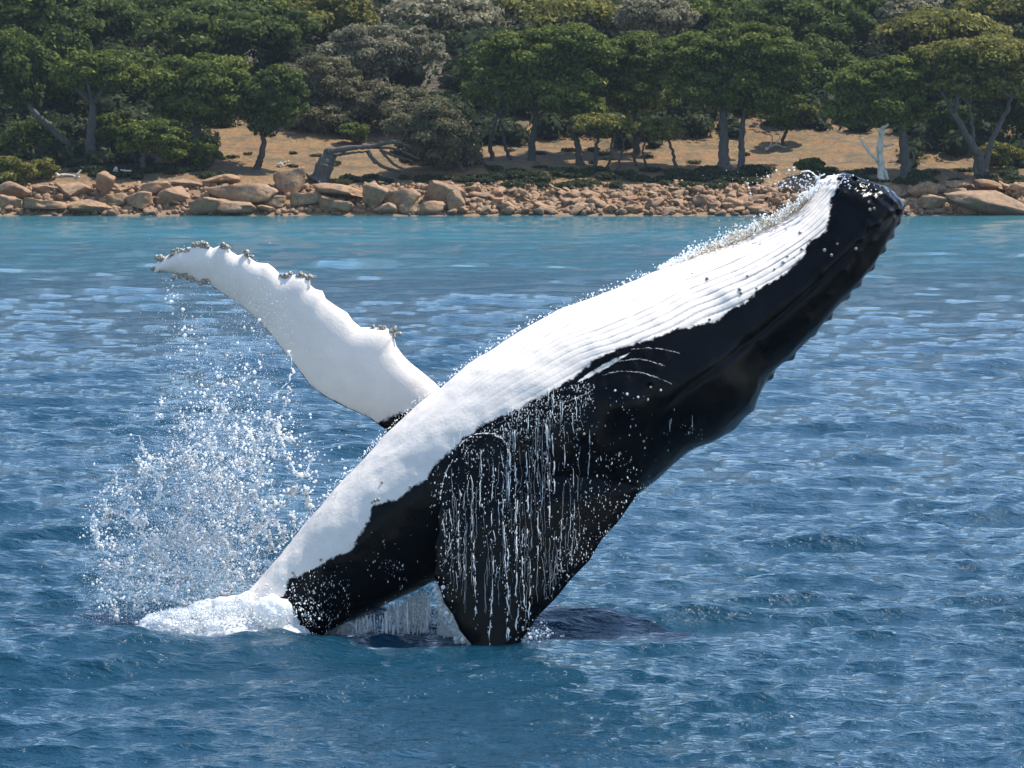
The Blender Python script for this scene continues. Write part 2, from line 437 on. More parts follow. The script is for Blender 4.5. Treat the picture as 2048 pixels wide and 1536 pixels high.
def seg_dist(P, poly):
    """distance and signed side (positive: left of the walking direction) to a polyline"""
    best = np.full(len(P), 1e9); sgn = np.zeros(len(P))
    for a, b in zip(poly[:-1], poly[1:]):
        a = np.array(a, float); b = np.array(b, float); d = b - a
        t = np.clip(((P - a) @ d) / (d @ d), 0, 1)
        q = P - (a + t[:, None] * d); dist = np.hypot(q[:, 0], q[:, 1])
        cr = d[0] * (P[:, 1] - a[1]) - d[1] * (P[:, 0] - a[0])
        m = dist < best - 1e-6
        best = np.where(m, dist, best); sgn = np.where(m, np.sign(cr), sgn)
    return best, sgn
def in_poly(P, poly):
    x, y = P[:, 0], P[:, 1]; ins = np.zeros(len(P), bool); n = len(poly)
    for i in range(n):
        (x1, y1), (x2, y2) = poly[i], poly[(i + 1) % n]
        c = ((y1 > y) != (y2 > y)) & (x < (x2 - x1) * (y - y1) / (y2 - y1 + 1e-12) + x1)
        ins ^= c
    return ins

NR, NT_ = 360, 540
def build_whale():
    root = empty('humpback_whale', (-2.6, 40.0, 0.0))
    v2 = catmull(VPX, NR); d2 = catmull(DPX, NR)
    s = np.linspace(0, 1, NR)
    YC = LY((v2[:, 1] + d2[:, 1]) / 2)
    Vw, Dw = at(v2[:, 0], v2[:, 1], YC), at(d2[:, 0], d2[:, 1], YC)
    C = (Vw + Dw) / 2; A = (Vw - Dw) / 2
    rr = np.linalg.norm(A, axis=1)
    w = rr * np.interp(s, [0, 0.06, 0.2, 0.4, 0.6, 1], [0.8, 0.95, 0.93, 0.98, 0.92, 0.85])
    # denser around the belly side that carries the throat grooves
    q = np.linspace(0, 1, NT_, endpoint=False)
    th = 2 * np.pi * q + 0.55 * np.sin(2 * np.pi * q - 0.7) * -1.0
    th = th - th[0]
    th_m = math.radians(20)
    S, TH = np.meshgrid(s, th, indexing='ij')
    ct, stn = np.cos(TH), np.sin(TH)
    ex = 0.92
    cs = np.sign(ct) * np.abs(ct) ** ex; sn = np.sign(stn) * np.abs(stn) ** ex
    dep = np.array([0, -1.0, 0])
    P = C[:, None] + A[:, None] * cs[..., None] + dep * (w[:, None] * sn)[..., None]
    Nrm = A[:, None] / rr[:, None, None] * ct[..., None] + dep * stn[..., None]
    Nrm = Nrm / np.linalg.norm(Nrm, axis=-1, keepdims=True)
    # skin pattern: seen side from the outline, far side mirrored about the belly line
    thr = np.where(np.sin(TH) >= 0, TH, 2 * th_m - (TH - 2 * np.pi))
    thr = np.where((np.sin(TH) < 0) & (TH < np.pi), TH, thr)
    thr = np.clip(thr, 0, np.pi)
    ctr = np.cos(thr)
    ctr = np.sign(ctr) * np.abs(ctr) ** ex
    Pm = C[:, None] + A[:, None] * ctr[..., None]
    q2 = pix(Pm).reshape(-1, 2)
    dist, sg = seg_dist(q2, BOUND)
    pat = (dist * sg).reshape(S.shape)
    fin = in_poly(q2, FINGER).reshape(S.shape)
    fd, _ = seg_dist(q2, FINGER + FINGER[:1])
    pat = np.where(fin, np.maximum(pat, fd.reshape(S.shape)), pat)
    # grooves: fan out from the navel to the chin
    ang = ((TH - th_m + np.pi) % (2 * np.pi)) - np.pi
    spread = np.interp(s, [0, 0.1, 0.3, 0.5, 0.7, 0.8], [0.115, 0.122, 0.108, 0.080, 0.062, 0.056])[:, None]
    wob = 0.34 * fbm(np.stack([S * 14, TH * 1.2, S * 0], -1), 2)
    gph = ang / spread + wob
    gv = np.abs(((gph + 0.5) % 1.0) - 0.5) * 2                  # 0 on a groove, 1 between
    lim = np.interp(s, [0, 0.1, 0.35, 0.5, 0.62, 0.72], [1.15, 1.35, 1.75, 1.25, 0.95, 0.6])[:, None]
    gm = np.clip((lim - np.abs(ang)) / 0.12, 0, 1) * np.clip((S - 0.06) / 0.04, 0, 1) * np.clip((0.66 - S) / 0.24, 0, 1)
    keep = 0.45 + 0.75 * np.clip(fbm(np.stack([S * 9, np.floor(gph + 0.5) * 3.7, S * 0 + 5], -1), 2) + 0.45, 0, 1)
    gdep = np.clip(1 - gv / 0.26, 0, 1) ** 1.2 * gm * keep
    ridge = np.sin(np.clip(gv, 0, 1) * np.pi / 2) * gm
    gsz = np.interp(s, [0, 0.1, 0.35, 0.7], [0.4, 1.0, 0.85, 0.4])[:, None]
    white_side = np.clip((pat + 14.0) / 14.0, 0, 1)
    gdep = gdep * white_side
    disp = 0.004 * ridge * gsz * white_side - 0.020 * gdep * gsz
    # broad unevenness of the flesh
    disp += 0.022 * fbm(P * 1.4, 3) + 0.006 * fbm(P * 7.0, 2)
    # lumpy lip and chin
    head = np.clip((0.13 - S) / 0.09, 0, 1)
    disp += head * (0.095 * fbm(P * 3.6 + 9, 3) + 0.034 * fbm(P * 10 + 2, 2))
    P = P + Nrm * disp[..., None]
    # mouth line along the jaw
    dm, _ = seg_dist(pix(P).reshape(-1, 2), [(1792, 428), (1745, 462), (1690, 515), (1620, 580), (1540, 650), (1450, 722), (1370, 778), (1315, 830), (1296, 858)])
    dm = dm.reshape(S.shape); P = P + Nrm * (np.where((TH > 0) & (TH < np.pi), -0.014 * np.exp(-(dm / 5.0) ** 2) + 0.009 * np.exp(-((dm - 15) / 10.0) ** 2), 0))[..., None]
    # tubercles
    def bumps(lst, amp_px, rad_px, front=0.0):
        nonlocal P
        for (bx, by) in lst:
            flat = P.reshape(-1, 3)
            dd = np.hypot(Qb[:, 0] - bx, Qb[:, 1] - by) / 170 + (sideY * 0.55 if not front else np.where(frontq, 0, 9))
            g = np.exp(-(dd / (rad_px / 170)) ** 2) * amp_px / 170
            P = (flat + Nrm.reshape(-1, 3) * g[:, None]).reshape(P.shape)
    Qb = pix(P).reshape(-1, 2); sideY = np.abs(P[..., 1] - YC[:, None]).ravel(); frontq = (P[..., 1] < YC[:, None]).ravel()
    bumps([(1799, 408), (1790, 442), (1779, 470), (1764, 499), (1738, 532), (1712, 567), (1690, 592), (1655, 633), (1622, 662), (1580, 712), (1541, 752)], 9, 11)
    bumps([(1505, 815), (1468, 858)], 5, 22)
    bumps([(1752, 398), (1768, 375), (1745, 420), (1722, 398), (1700, 362), (1676, 350), (1718, 372), (1690, 385), (1660, 352), (1735, 450), (1756, 447), (1715, 500), (1690, 540), (1726, 480), (1660, 590), (1620, 640), (1745, 480), (1670, 480), (1640, 540)], 3.5, 9, 1)
    bumps([(1662, 350), (1684, 344), (1706, 350), (1728, 362), (1764, 372), (1784, 382), (1797, 398), (1640, 366)], 7, 10)
    bumps([(1252, 806)], 22, 40, 1)
    bumps([(1165, 862)], 7, 22, 1)
    bumps([(1290, 706), (1268, 733), (1255, 758)], 7, 9, 1)
    bumps([(1330, 708), (1310, 733), (1300, 760)], 6, 9, 1)
    bumps([(1230, 712), (1225, 740), (1210, 760)], 5, 9, 1)
    # pale lines on the black throat folds, scratches
    q3 = pix(P).reshape(-1, 2)
    scar = np.zeros(len(q3))
    frontm = (TH > 0) & (TH < np.pi)
    scar = scar.reshape(S.shape) * frontm
    body_surface = (P.reshape(-1, 3).copy(), Nrm.reshape(-1, 3).copy(), q3, frontm.ravel())
    Vb = P.reshape(-1, 3); nb = NT_
    i = np.arange(NR - 1)[:, None] * nb; j = np.arange(nb)[None]; k = (j + 1) % nb
    F = np.stack([i + j, i + nb + j, i + nb + k, i + k], -1).reshape(-1, 4)
    tip = C[0] + (C[0] - C[4]) * 0.10
    end = C[-1]
    Vb = np.concatenate([Vb, [tip, end]])
    j1 = np.arange(nb); m = NR * nb
    F3 = np.concatenate([np.stack([np.full(nb, m), j1, (j1 + 1) % nb], -1), np.stack([np.full(nb, m + 1), (NR - 1) * nb + (j1 + 1) % nb, (NR - 1) * nb + j1], -1)])
    g_at = np.concatenate([(gdep).ravel(), [0, 0]]); p_at = np.concatenate([pat.ravel() / 170.0, [-1, -1]]); s_at = np.concatenate([scar.ravel(), [0, 0]])
    mb = MB(); mb.add(Vb, F, F3)
    gs, ps, ss = [g_at], [p_at], [s_at]

    # ---- flippers: a blade lofted between leading and trailing edge
    def blade(lead, trail, Yl, Yt, thick, n, patfun, bow=0.0, m=36):
        L = resample(lead, n); T = resample(trail, n); t = np.linspace(0, 1, n)
        Lw = at(L[:, 0], L[:, 1], np.interp(t, np.linspace(0, 1, len(Yl)), Yl)); Tw = at(T[:, 0], T[:, 1], np.interp(t, np.linspace(0, 1, len(Yt)), Yt))
        thk = np.interp(t, np.linspace(0, 1, len(thick)), thick)
        a = np.linspace(0, 2 * np.pi, m, endpoint=False)
        f = (1 - np.cos(a)) / 2                                 # 0 leading edge .. 1 trailing edge
        prof = np.sin(a) * np.abs(np.sin(a)) ** 0.0 * (1 - 0.55 * f) ** 0.9
        chord = Tw - Lw
        ax = np.gradient((Lw + Tw) / 2, axis=0)
        nn = np.cross(chord, ax); nn /= np.linalg.norm(nn, axis=1)[:, None]
        nn *= np.where(nn[:, 1:2] > 0, -1, 1)
        B = Lw[:, None] + chord[:, None] * f[None, :, None] + nn[:, None] * (thk[:, None] * prof[None] + bow * np.sin(np.pi * f)[None])[..., None]
        B = B + 0.006 * fbm(B * 5, 3)[..., None] * nn[:, None]
        Vf = B.reshape(-1, 3); i = np.arange(n - 1)[:, None] * m; j = np.arange(m)[None]; k = (j + 1) % m
        Ff = np.stack([i + j, i + m + j, i + m + k, i + k], -1).reshape(-1, 4)
        c0, c1 = Vf[:m].mean(0), Vf[-m:].mean(0); jj = np.arange(m); e = n * m
        F3 = np.concatenate([np.stack([np.full(m, e), jj, (jj + 1) % m], -1), np.stack([np.full(m, e + 1), (n - 1) * m + (jj + 1) % m, (n - 1) * m + jj], -1)])
        mb.add(np.concatenate([Vf, [c0, c1]]), Ff, F3)
        outer = np.repeat(np.sin(a)[None], n, 0).ravel()
        tt = np.repeat(t[:, None], m, 1).ravel(); ff = np.repeat(f[None], n, 0).ravel()
        pv = patfun(tt, ff, outer, pix(Vf))
        gs.append(np.zeros(len(Vf) + 2)); ss.append(np.zeros(len(Vf) + 2)); ps.append(np.concatenate([pv, [pv[0], pv[-1]]]))
        return Lw, Tw
    lead = [(308, 540), (313, 526), (336, 510), (360, 500), (380, 494), (396, 485), (413, 488), (426, 497), (440, 491), (455, 492), (462, 503), (475, 511), (492, 507), (502, 518), (514, 525), (536, 527), (549, 537), (560, 549), (570, 554), (590, 549), (612, 549), (620, 558), (620, 570), (630, 578), (645, 582), (652, 598), (672, 612), (695, 626), (706, 642), (722, 655), (745, 655), (775, 657), (790, 666), (789, 678), (793, 693), (806, 711), (821, 726), (844, 744), (868, 764), (905, 800), (940, 840)]
    trail = [(312, 546), (330, 545), (345, 545), (360, 550), (383, 557), (399, 567), (419, 569), (439, 583), (473, 604), (512, 636), (542, 669), (565, 699), (592, 732), (619, 769), (648, 792), (692, 815), (738, 835), (765, 855), (810, 890), (850, 920)]
    def pf(t, f, o, q):
        pv = np.where(o > -0.25, 0.2, -0.2)
        edge = (f - 0.990 + 0.01 * (t < 0.2)) * 4.0
        pv = np.minimum(pv, np.where(f > 0.93, -edge, 0.2))
        patch, sg2 = seg_dist(q, [(742, 848), (770, 826), (800, 812), (836, 806)])
        pv = np.minimum(pv, np.where((sg2 > 0) & (q[:, 0] > 735), 0.03 - patch / 170.0 * 0.6, 0.2))
        return pv
    Lf, Tf = blade(lead, trail, [42.1, 41.92, 41.75, 41.55], [42.1, 41.93, 41.72, 41.55], [0.02, 0.07, 0.11, 0.15, 0.18, 0.22], 300, pf, 0.05)
    nlead = [(958, 866), (932, 874), (914, 892), (899, 925), (889, 962), (884, 998), (875, 1030), (878, 1062), (868, 1094), (873, 1125), (866, 1150), (879, 1176), (888, 1206), (905, 1228), (920, 1262), (944, 1290), (958, 1320), (990, 1380)]
    ntrail = [(1012, 874), (1150, 920), (1285, 974), (1264, 1004), (1236, 1044), (1204, 1078), (1178, 1122), (1144, 1156), (1112, 1196), (1078, 1230), (1052, 1268), (1032, 1300), (1005, 1380)]
    def pn(t, f, o, q):
        return np.where((o > -0.2) | (t < 0.55), -0.3, 0.12)
    blade(nlead, ntrail, [39.66, 39.52, 39.36, 39.26, 39.15, 39.05], [39.70, 39.86, 39.72, 39.5, 39.3, 39.1], [0.13, 0.19, 0.18, 0.15, 0.11, 0.07], 160, pn, 0.05)
    body = mb.build('body', SKIN, root, True, {'groove': ('POINT', np.concatenate(gs)), 'pattern': ('POINT', np.concatenate(ps)), 'scar': ('POINT', np.concatenate(ss))})
    body.matrix_parent_inverse = Matrix.Translation(-root.location)
    tag(root, 'black and white humpback whale breaching with one white flipper raised', 'whale')
    return root, body_surface, Lf, Tf
whale, SURF, LEADW, TRAILW = build_whale()

def surf_at(px, py):
    P, N, Q, fr = SURF
    d = (Q[:, 0] - px) ** 2 + (Q[:, 1] - py) ** 2 + np.where(fr, 0, 1e9)
    k = int(np.argmin(d)); return P[k], N[k]

# barnacles: ribbed cones with a hollow top, one shared mesh
def barnacle_mesh():
    n = 10; V = []; a = np.linspace(0, 2 * np.pi, n, endpoint=False)
    for r_, z in ((1.0, -0.25), (0.85, 0.35), (0.6, 0.75), (0.36, 0.72), (0.25, 0.35)):
        rr = r_ * (1 + 0.10 * np.cos(a * 5)); V.append(np.stack([rr * np.cos(a), rr * np.sin(a), np.full(n, z)], -1))
    V = np.concatenate(V + [np.array([[0, 0, 0.3]])])
    i = np.arange(4)[:, None] * n; j = np.arange(n)[None]; k = (j + 1) % n
    F = np.stack([i + j, i + k, i + n + k, i + n + j], -1).reshape(-1, 4)
    F3 = np.stack([4 * n + j[0], 4 * n + k[0], np.full(n, 5 * n)], -1)
    return V, F, F3
def add_barnacles():
    V, F, F3 = barnacle_mesh(); proto = None; r = np.random.default_rng(21)
    spots = []
    P, N, Q, fr = SURF
    def on_body(x, y, s): p, n = surf_at(x, y); spots.append((p, n, s))
    for x, y in ((1740, 420), (1748, 418), (1600, 466), (1514, 577), (1482, 586), (1478, 580), (1418, 640), (1550, 538), (1650, 500), (1662, 512), (1675, 488), (1712, 497), (1620, 482), (1576, 512), (1566, 526), (1604, 498), (1590, 515), (1385, 548), (1415, 556), (1495, 553), (1738, 405), (1760, 388), (1700, 372), (1680, 355), (1716, 362), (1732, 376), (1776, 384), (1666, 348), (1755, 1000)):
        if y < 900: on_body(x, y, r.uniform(0.014, 0.024))
    for x, y in ((752, 1000), (746, 1004), (758, 998), (763, 966), (822, 974), (586, 1146), (592, 1150), (640, 1120), (1160, 858), (1168, 866), (1090, 905), (1240, 905), (1290, 880)):
        on_body(x, y, r.uniform(0.016, 0.026))
    # clusters along the leading edge and the tip of the raised flipper
    for x, y, k, sp in ((316, 536, 5, 7), (330, 518, 5, 7), (350, 506, 4, 7), (368, 500, 3, 5), (396, 490, 6, 7), (410, 492, 5, 6), (448, 493, 6, 6), (495, 510, 3, 5), (612, 552, 5, 7), (598, 552, 3, 6), (762, 660, 7, 8), (778, 663, 6, 7), (742, 656, 3, 6), (792, 670, 3, 5), (362, 551, 3, 6), (380, 556, 3, 5), (405, 565, 4, 6), (566, 553, 2, 4)):
        for _ in range(k * 2):
            xx, yy = x + r.normal() * sp * 1.15, y + r.normal() * sp * 0.5
            tt = np.argmin((pix(LEADW)[:, 0] - xx) ** 2 + (pix(LEADW)[:, 1] - yy) ** 2)
            Yd = LEADW[tt, 1] - 0.03
            n = np.array([r.normal() * 0.5, -0.8, 0.6 + r.normal() * 0.4]); n /= np.linalg.norm(n)
            spots.append((at(xx, yy, Yd), n, r.uniform(0.013, 0.040)))
    for p, n, s in spots:
        if proto is None:
            o = proto = mk('barnacle', V, [F, F3], BARN, whale, True)
        else:
            o = proto.copy(); link(o)
        o.parent = whale
        qt = Vector(n).to_track_quat('Z', 'Y')
        o.matrix_parent_inverse = Matrix.Identity(4)
        o.location = Vector(p) - whale.location; o.rotation_mode = 'QUATERNION'; o.rotation_quaternion = qt
        o.scale = (s, s, s * r.uniform(0.7, 1.1))
add_barnacles()

# ------------------------------------------------------------------ splash, spray and running water
def drops(P, r, r0, r1, power=2.5, stretch=1.6, base=ICO[0], fall=False):
    n = len(P); s = r0 + (r1 - r0) * r.random(n) ** power
    if fall:
        S = np.stack([s * r.uniform(0.6, 1.0, n), s * 0.8, s * r.uniform(0.9, 3.6, n)], -1)
        return scatter(base, P, S, r, False)
    S = np.stack([s, s, s], -1) * (1 + (stretch - 1) * r.random((n, 3)))
    return scatter(base, P, S, r)
PXM = 1 / 170.0
def build_splash():
    r = np.random.default_rng(5)
    # --- drops thrown up by the raised flipper
    pts = []
    def cloud(n, cx, cy, sx, sy, sl=0.0, Y0=40.6, sY=0.5):
        x = cx + r.normal(size=n) * sx; y = cy + r.normal(size=n) * sy; x = x + sl * (y - cy)
        ok = (y < 1262) & (x > 165)
        pts.append(at(x, y, Y0 + r.normal(size=n) * sY)[ok])
    def path(n, poly, spread, Y0=40.6, sY=0.3):
        p = resample(poly, 400)[r.integers(0, 400, n)] + r.normal(size=(n, 2)) * spread
        pts.append(at(p[:, 0], p[:, 1], Y0 + r.normal(size=n) * sY))
    path(130, [(340, 565), (355, 640), (365, 700)], 9, 41.0)
    path(160, [(365, 660), (400, 740), (440, 830)], 26, 41.0)
    path(120, [(520, 660), (500, 720), (475, 800)], 22, 41.0)
    cloud(360, 440, 790, 42, 50); cloud(520, 450, 880, 50, 45); cloud(900, 430, 960, 75, 60)
    cloud(1100, 390, 1060, 95, 65); cloud(1100, 340, 1150, 95, 65); cloud(420, 250, 1130, 45, 70)
    cloud(500, 500, 1000, 45, 90); cloud(260, 610, 930, 40, 50); cloud(200, 630, 1010, 26, 40); cloud(180, 560, 900, 60, 60)
    path(220, [(185, 1090), (200, 1030), (245, 975), (300, 925), (335, 905)], 12)
    path(240, [(190, 1060), (205, 1110), (212, 1170), (230, 1245)], 13)
    P = np.concatenate(pts); 
    cl = fbm(np.stack([P[:, 0] * 2.6, P[:, 2] * 2.6, P[:, 1] * 0.6], -1), 3)
    P = P[r.random(len(P)) < np.clip(0.42 + 1.0 * cl, 0.03, 1)]
    V, F = drops(P, r, 0.0022, 0.0088, 2.0, 3.4)
    mb = MB(); mb.add(V, F)
    # --- twisting ropes and webs of water
    ropes = [([(488, 852), (502, 872), (512, 900), (516, 930), (524, 940), (518, 958), (512, 975), (505, 1000)], 3.2),
             ([(512, 888), (528, 872), (545, 858), (552, 850), (562, 866), (578, 880), (596, 878)], 2.8),
             ([(455, 965), (466, 978), (470, 995), (492, 1005), (478, 1040)], 3.0), ([(492, 1005), (512, 1000), (525, 1020), (522, 1045)], 2.4),
             ([(505, 1040), (512, 1058), (535, 1064), (500, 1072), (478, 1085)], 2.8), ([(535, 1068), (545, 1100)], 2.4),
             ([(480, 1105), (455, 1125), (452, 1150), (458, 1170), (470, 1175)], 2.4),
             ([(188, 1028), (194, 1060), (196, 1085), (204, 1105)], 2.6), ([(200, 1052), (215, 1035), (222, 1030)], 3.0), ([(212, 1120), (216, 1140)], 2.2),
             ([(285, 938), (305, 938), (318, 960), (316, 990), (310, 1005)], 2.4), ([(355, 1135), (352, 1165), (350, 1210)], 1.6),
             ([(580, 925), (590, 945), (612, 950), (625, 905)], 2.0), ([(618, 975), (614, 1000), (622, 1018)], 2.6), ([(573, 985), (598, 975)], 3.2),
             ([(230, 1210), (228, 1230), (240, 1245)], 2.0), ([(280, 1195), (275, 1225)], 2.0), ([(440, 975), (430, 950), (455, 935)], 2.0),
             ([(545, 795), (570, 770), (585, 745), (580, 700)], 0.9), ([(560, 830), (575, 800), (585, 770)], 0.9)]
    for _ in range(170):                                  # torn shreds between the ropes
        x0, y0 = r.normal(405, 95), r.normal(1030, 105)
        if not (175 < x0 < 640 and 780 < y0 < 1240): continue
        a = r.uniform(0, 6.28); st = r.uniform(7, 16); q = [(x0, y0)]
        for _k in range(int(r.integers(2, 5))):
            a += r.normal() * 0.9; q.append((q[-1][0] + st * math.cos(a), q[-1][1] + st * math.sin(a) * 1.2))
        ropes.append((q, r.uniform(0.6, 1.6)))
    for poly, rad in ropes:
        n = 40; p = catmull(poly, n) + r.normal(size=(n, 2)) * 1.0
        p[:, 0] += 4.0 * vnoise(np.stack([np.arange(n) * 0.33, np.full(n, rad * 31.1), np.full(n, poly[0][0])], -1))
        Yd = 40.6 + np.cumsum(r.normal(size=n) * 0.012)
        R = rad * PXM * (0.45 + 1.9 * r.random(n) ** 1.5) * np.interp(np.arange(n), [0, 5, n - 6, n - 1], [0.4, 1, 1, 0.3])
        tv, tf, t3 = tube(at(p[:, 0], p[:, 1], Yd), R, 6); mb.add(tv, tf, t3)
        m = int(14 * rad); kk = r.integers(0, n, m); pp = at(p[kk, 0] + r.normal(size=m) * 5, p[kk, 1] + r.normal(size=m) * 6, Yd[kk])
        V, F = drops(pp, r, 0.004, 0.012, 2, 2.6); mb.add(V, F)
    tag(mb.build('flipper_splash', FOAM), 'white spray of drops and ropes of water under the raised flipper', kind='stuff')
    # --- mist of fine drops
    pts = []
    cloud(6500, 380, 1060, 95, 95); cloud(5000, 330, 1170, 110, 60); cloud(2600, 450, 880, 55, 70); cloud(2500, 470, 1170, 70, 50)
    cloud(900, 400, 720, 45, 80); cloud(500, 520, 690, 30, 60)
    P = np.concatenate(pts); P = np.concatenate([P, P + r.normal(size=P.shape) * 0.12]); V, F = drops(P, r, 0.0016, 0.0042, 1.5, 1.6, TETRA)
    tag(mk('spray_mist', V, [F], FOAM), 'fine white mist hanging in the splash left of the whale', kind='stuff')

    # --- churned foam where the tail stock leaves the water
    mb = MB()
    def lump(x, y, rx, ry, Y, k=2, dz=1.0):
        bv, bf = ICO[k]; c = at(x, y, Y)
        R = np.array([rx * PXM, rx * PXM * dz, ry * PXM])
        v = bv * R; v = v * (1 + 0.16 * fbm(bv * 2.3 + x, 3) + 0.06 * fbm(bv * 9 + y, 3))[:, None] + c
        mb.add(v, bf)
    for x, y, a, b, Y in ((330, 1262, 46, 26, 39.9), (380, 1262, 60, 36, 40.0), (440, 1258, 70, 42, 40.0), (500, 1240, 60, 52, 40.0), (545, 1255, 55, 42, 39.7), (470, 1275, 90, 40, 39.6), (580, 1275, 40, 28, 39.5), (300, 1262, 34, 18, 39.9), (420, 1225, 50, 24, 40.1), (360, 1236, 50, 20, 40.1), (470, 1222, 60, 30, 40.0), (510, 1222, 50, 40, 39.9), (320, 1245, 40, 18, 40.0), (545, 1225, 40, 36, 39.5)):
        lump(x, y, a, b, Y, 3, 0.9)
    for x, y, a, b in ((700, 1280, 60, 28), (760, 1284, 62, 28), (830, 1288, 60, 28), (905, 1280, 46, 36), (690, 1260, 30, 16), (800, 1270, 40, 16)):
        lump(x, y, a, b, 40.3, 3, 0.7)
    n = 5200
    x = r.normal(450, 95, n); y = 1232 + r.normal(size=n) * 26
    ok = (x > 270) & (x < 640) & (y < 1285) & (y > 1216 - np.clip(x - 430, 0, 150) * 0.6 + np.clip(330 - x, 0, 99) * 0.4)
    V, F = drops(at(x, y, 39.6 + r.normal(size=n) * 0.35)[ok], r, 0.003, 0.009, 2.5, 2.6, OCTA); mb.add(V, F)
    # water pouring off the flipper behind: falling threads between tail stock and near flipper
    n = 0
    for _ in range(230):
        x0 = r.uniform(690, 945); top = np.interp(x0, [650, 760, 870, 900, 940], [1268, 1216, 1166, 1180, 1240]) + abs(r.normal()) * 22
        if vnoise(np.array([[x0 / 21.0, 3.3, 1.1]]))[0] < -0.25 and r.random() < 0.75: continue
        ln = r.uniform(15, 90); y1 = min(top + ln, 1300); m = 9
        yy = np.linspace(top, y1, m); xx = x0 + np.cumsum(r.normal(size=m) * 0.8)
        tv, tf, t3 = tube(at(xx, yy, 40.25 + r.normal() * 0.15), PXM * (0.4 + 1.6 * r.random(m)), 5); mb.add(tv, tf, t3)
    m = 8000; x = r.uniform(660, 950, m); top = np.interp(x, [650, 760, 870, 900, 940], [1270, 1218, 1168, 1185, 1245])
    y = top + (1298 - top) * r.random(m) ** 0.75
    w_ = vnoise(np.stack([x / 24.0, np.full(m, 3.3), np.full(m, 1.1)], -1))
    ok = (r.random(m) < np.clip(0.6 + 0.9 * w_, 0.12, 1))
    V, F = drops(at(x, y, 40.2 + r.normal(size=m) * 0.12)[ok], r, 0.004, 0.015, 2.0, 2.0, OCTA, True); mb.add(V, F)
    # white lip of water on the edge of the near flipper
    m = 700; p = resample([(884, 1172), (898, 1205), (918, 1240), (938, 1285)], 300)[r.integers(0, 300, m)] + np.stack([r.normal(size=m) * 7 - 8, r.normal(size=m) * 6], -1)
    V, F = drops(at(p[:, 0], p[:, 1], 39.5 + r.normal(size=m) * 0.1), r, 0.006, 0.026, 2, 1.8); mb.add(V, F)
    m = 260; V, F = drops(at(r.normal(1065, 22, m), 1270 + r.normal(size=m) * 13, 39.4 + r.normal(size=m) * 0.2), r, 0.004, 0.014, 2, 1.6); mb.add(V, F)
    tag(mb.build('churned_foam', FOAM), 'churned white foam at the foot of the whale', kind='stuff')

    # --- water running down the black flank
    P, N, Q, fr = SURF
    mb = MB()
    poly = [(905, 900), (1050, 800), (1150, 760), (1330, 800), (1420, 870), (1290, 985), (1170, 1125), (1050, 1265), (960, 1290), (860, 1165), (650, 1265), (560, 1240), (590, 1150), (700, 1100), (760, 1010)]
    def Yfront(x, y):
        idx = Yfront.idx
        d = (Q[idx, 0][None] - x[:, None]) ** 2 + (Q[idx, 1][None] - y[:, None]) ** 2
        k = d.argmin(1); Y = P[idx, 1][k]
        flip = (x > 865) & (y > 890) & (x < 1290)
        return np.where(flip, np.minimum(Y, np.interp(y, [884, 1000, 1100, 1160, 1262, 1300], [39.53, 39.35, 39.20, 39.12, 39.02, 38.95])), Y)
    idx = np.where(fr)[0]; Yfront.idx = idx[::41]
    def on_flank(x, y, off):
        return at(x, y, Yfront(x, y) - off)
    n = 12000
    x = r.uniform(560, 1420, n); y = r.uniform(760, 1290, n)
    ins = in_poly(np.stack([x, y], -1), poly)
    dens = np.clip(0.30 + 0.75 * fbm(np.stack([x / 60, y / 85, x * 0], -1), 3), 0.02, 1) * np.interp(y, [760, 900, 1050, 1290], [0.35, 0.45, 0.8, 1.0])
    dens *= np.where((x < 860) & (y < 1120), 0.16, 1.0) * np.where((x > 1180) & (y < 900), 0.5, 1.0)
    dens = np.maximum(dens, np.where((x < 700) & (y > 1150), 0.9, 0))
    ok = ins & (r.random(n) < dens)
    V, F = drops(on_flank(x[ok], y[ok], np.abs(r.normal(size=ok.sum())) * 0.08 + 0.012), r, 0.0020, 0.0075, 2.2, 2.8, ICO[0], True); mb.add(V, F)
    # threads
    def thread(x0, y0, y1, rad, wig=0.9, off=0.03, brk=0.25):
        m = max(6, int((y1 - y0) / 7)); yy = np.linspace(y0, y1, m); xx = x0 + np.cumsum(r.normal(size=m) * wig)
        p = on_flank(xx, yy, off)
        i = 0
        while i < m - 3:
            L = min(m - i, int(r.integers(3, 9)))
            R = rad * PXM * (0.15 + 0.75 * r.random(L)); R[0] *= .3; R[-1] *= .2
            if L > 3:
                tv, tf, t3 = tube(p[i:i + L], R, 5); mb.add(tv, tf, t3)
            i += L + (int(r.integers(1, 5)) if r.random() < brk + 0.3 else 0)
        q = int((y1 - y0) * 0.16); kk = r.integers(0, m, q)
        V, F = drops(p[kk] + r.normal(size=(q, 3)) * np.array([0.016, 0.01, 0.02]), r, 0.0018, 0.0065 * min(1.2, 0.4 + rad / 2), 2.0, 2.6, ICO[0], True); mb.add(V, F)
    for x0, y0, y1, rad in ((1018, 850, 1010, 2.2), (1022, 905, 1280, 1.9), (1030, 860, 1120, 1.6), (1036, 1000, 1275, 2.0), (1058, 830, 1100, 1.5), (1098, 775, 990, 2.0), (1108, 780, 1010, 1.6), (1092, 850, 1040, 1.7), (1150, 790, 930, 1.3), (1000, 900, 1100, 1.3), (985, 930, 1200, 1.2), (965, 900, 1050, 1.2), (940, 950, 1180, 1.1), (1045, 1060, 1260, 1.4), (1010, 1050, 1280, 1.6), (950, 1080, 1270, 1.2), (1075, 900, 1120, 1.2), (1128, 850, 980, 1.2), (920, 980, 1150, 1.0), (1060, 1120, 1240, 1.3), (985, 1180, 1290, 1.5), (1340, 840, 905, 0.9), (1385, 830, 890, 0.9), (1180, 860, 960, 1.0)):
        thread(x0, y0, y1, rad)
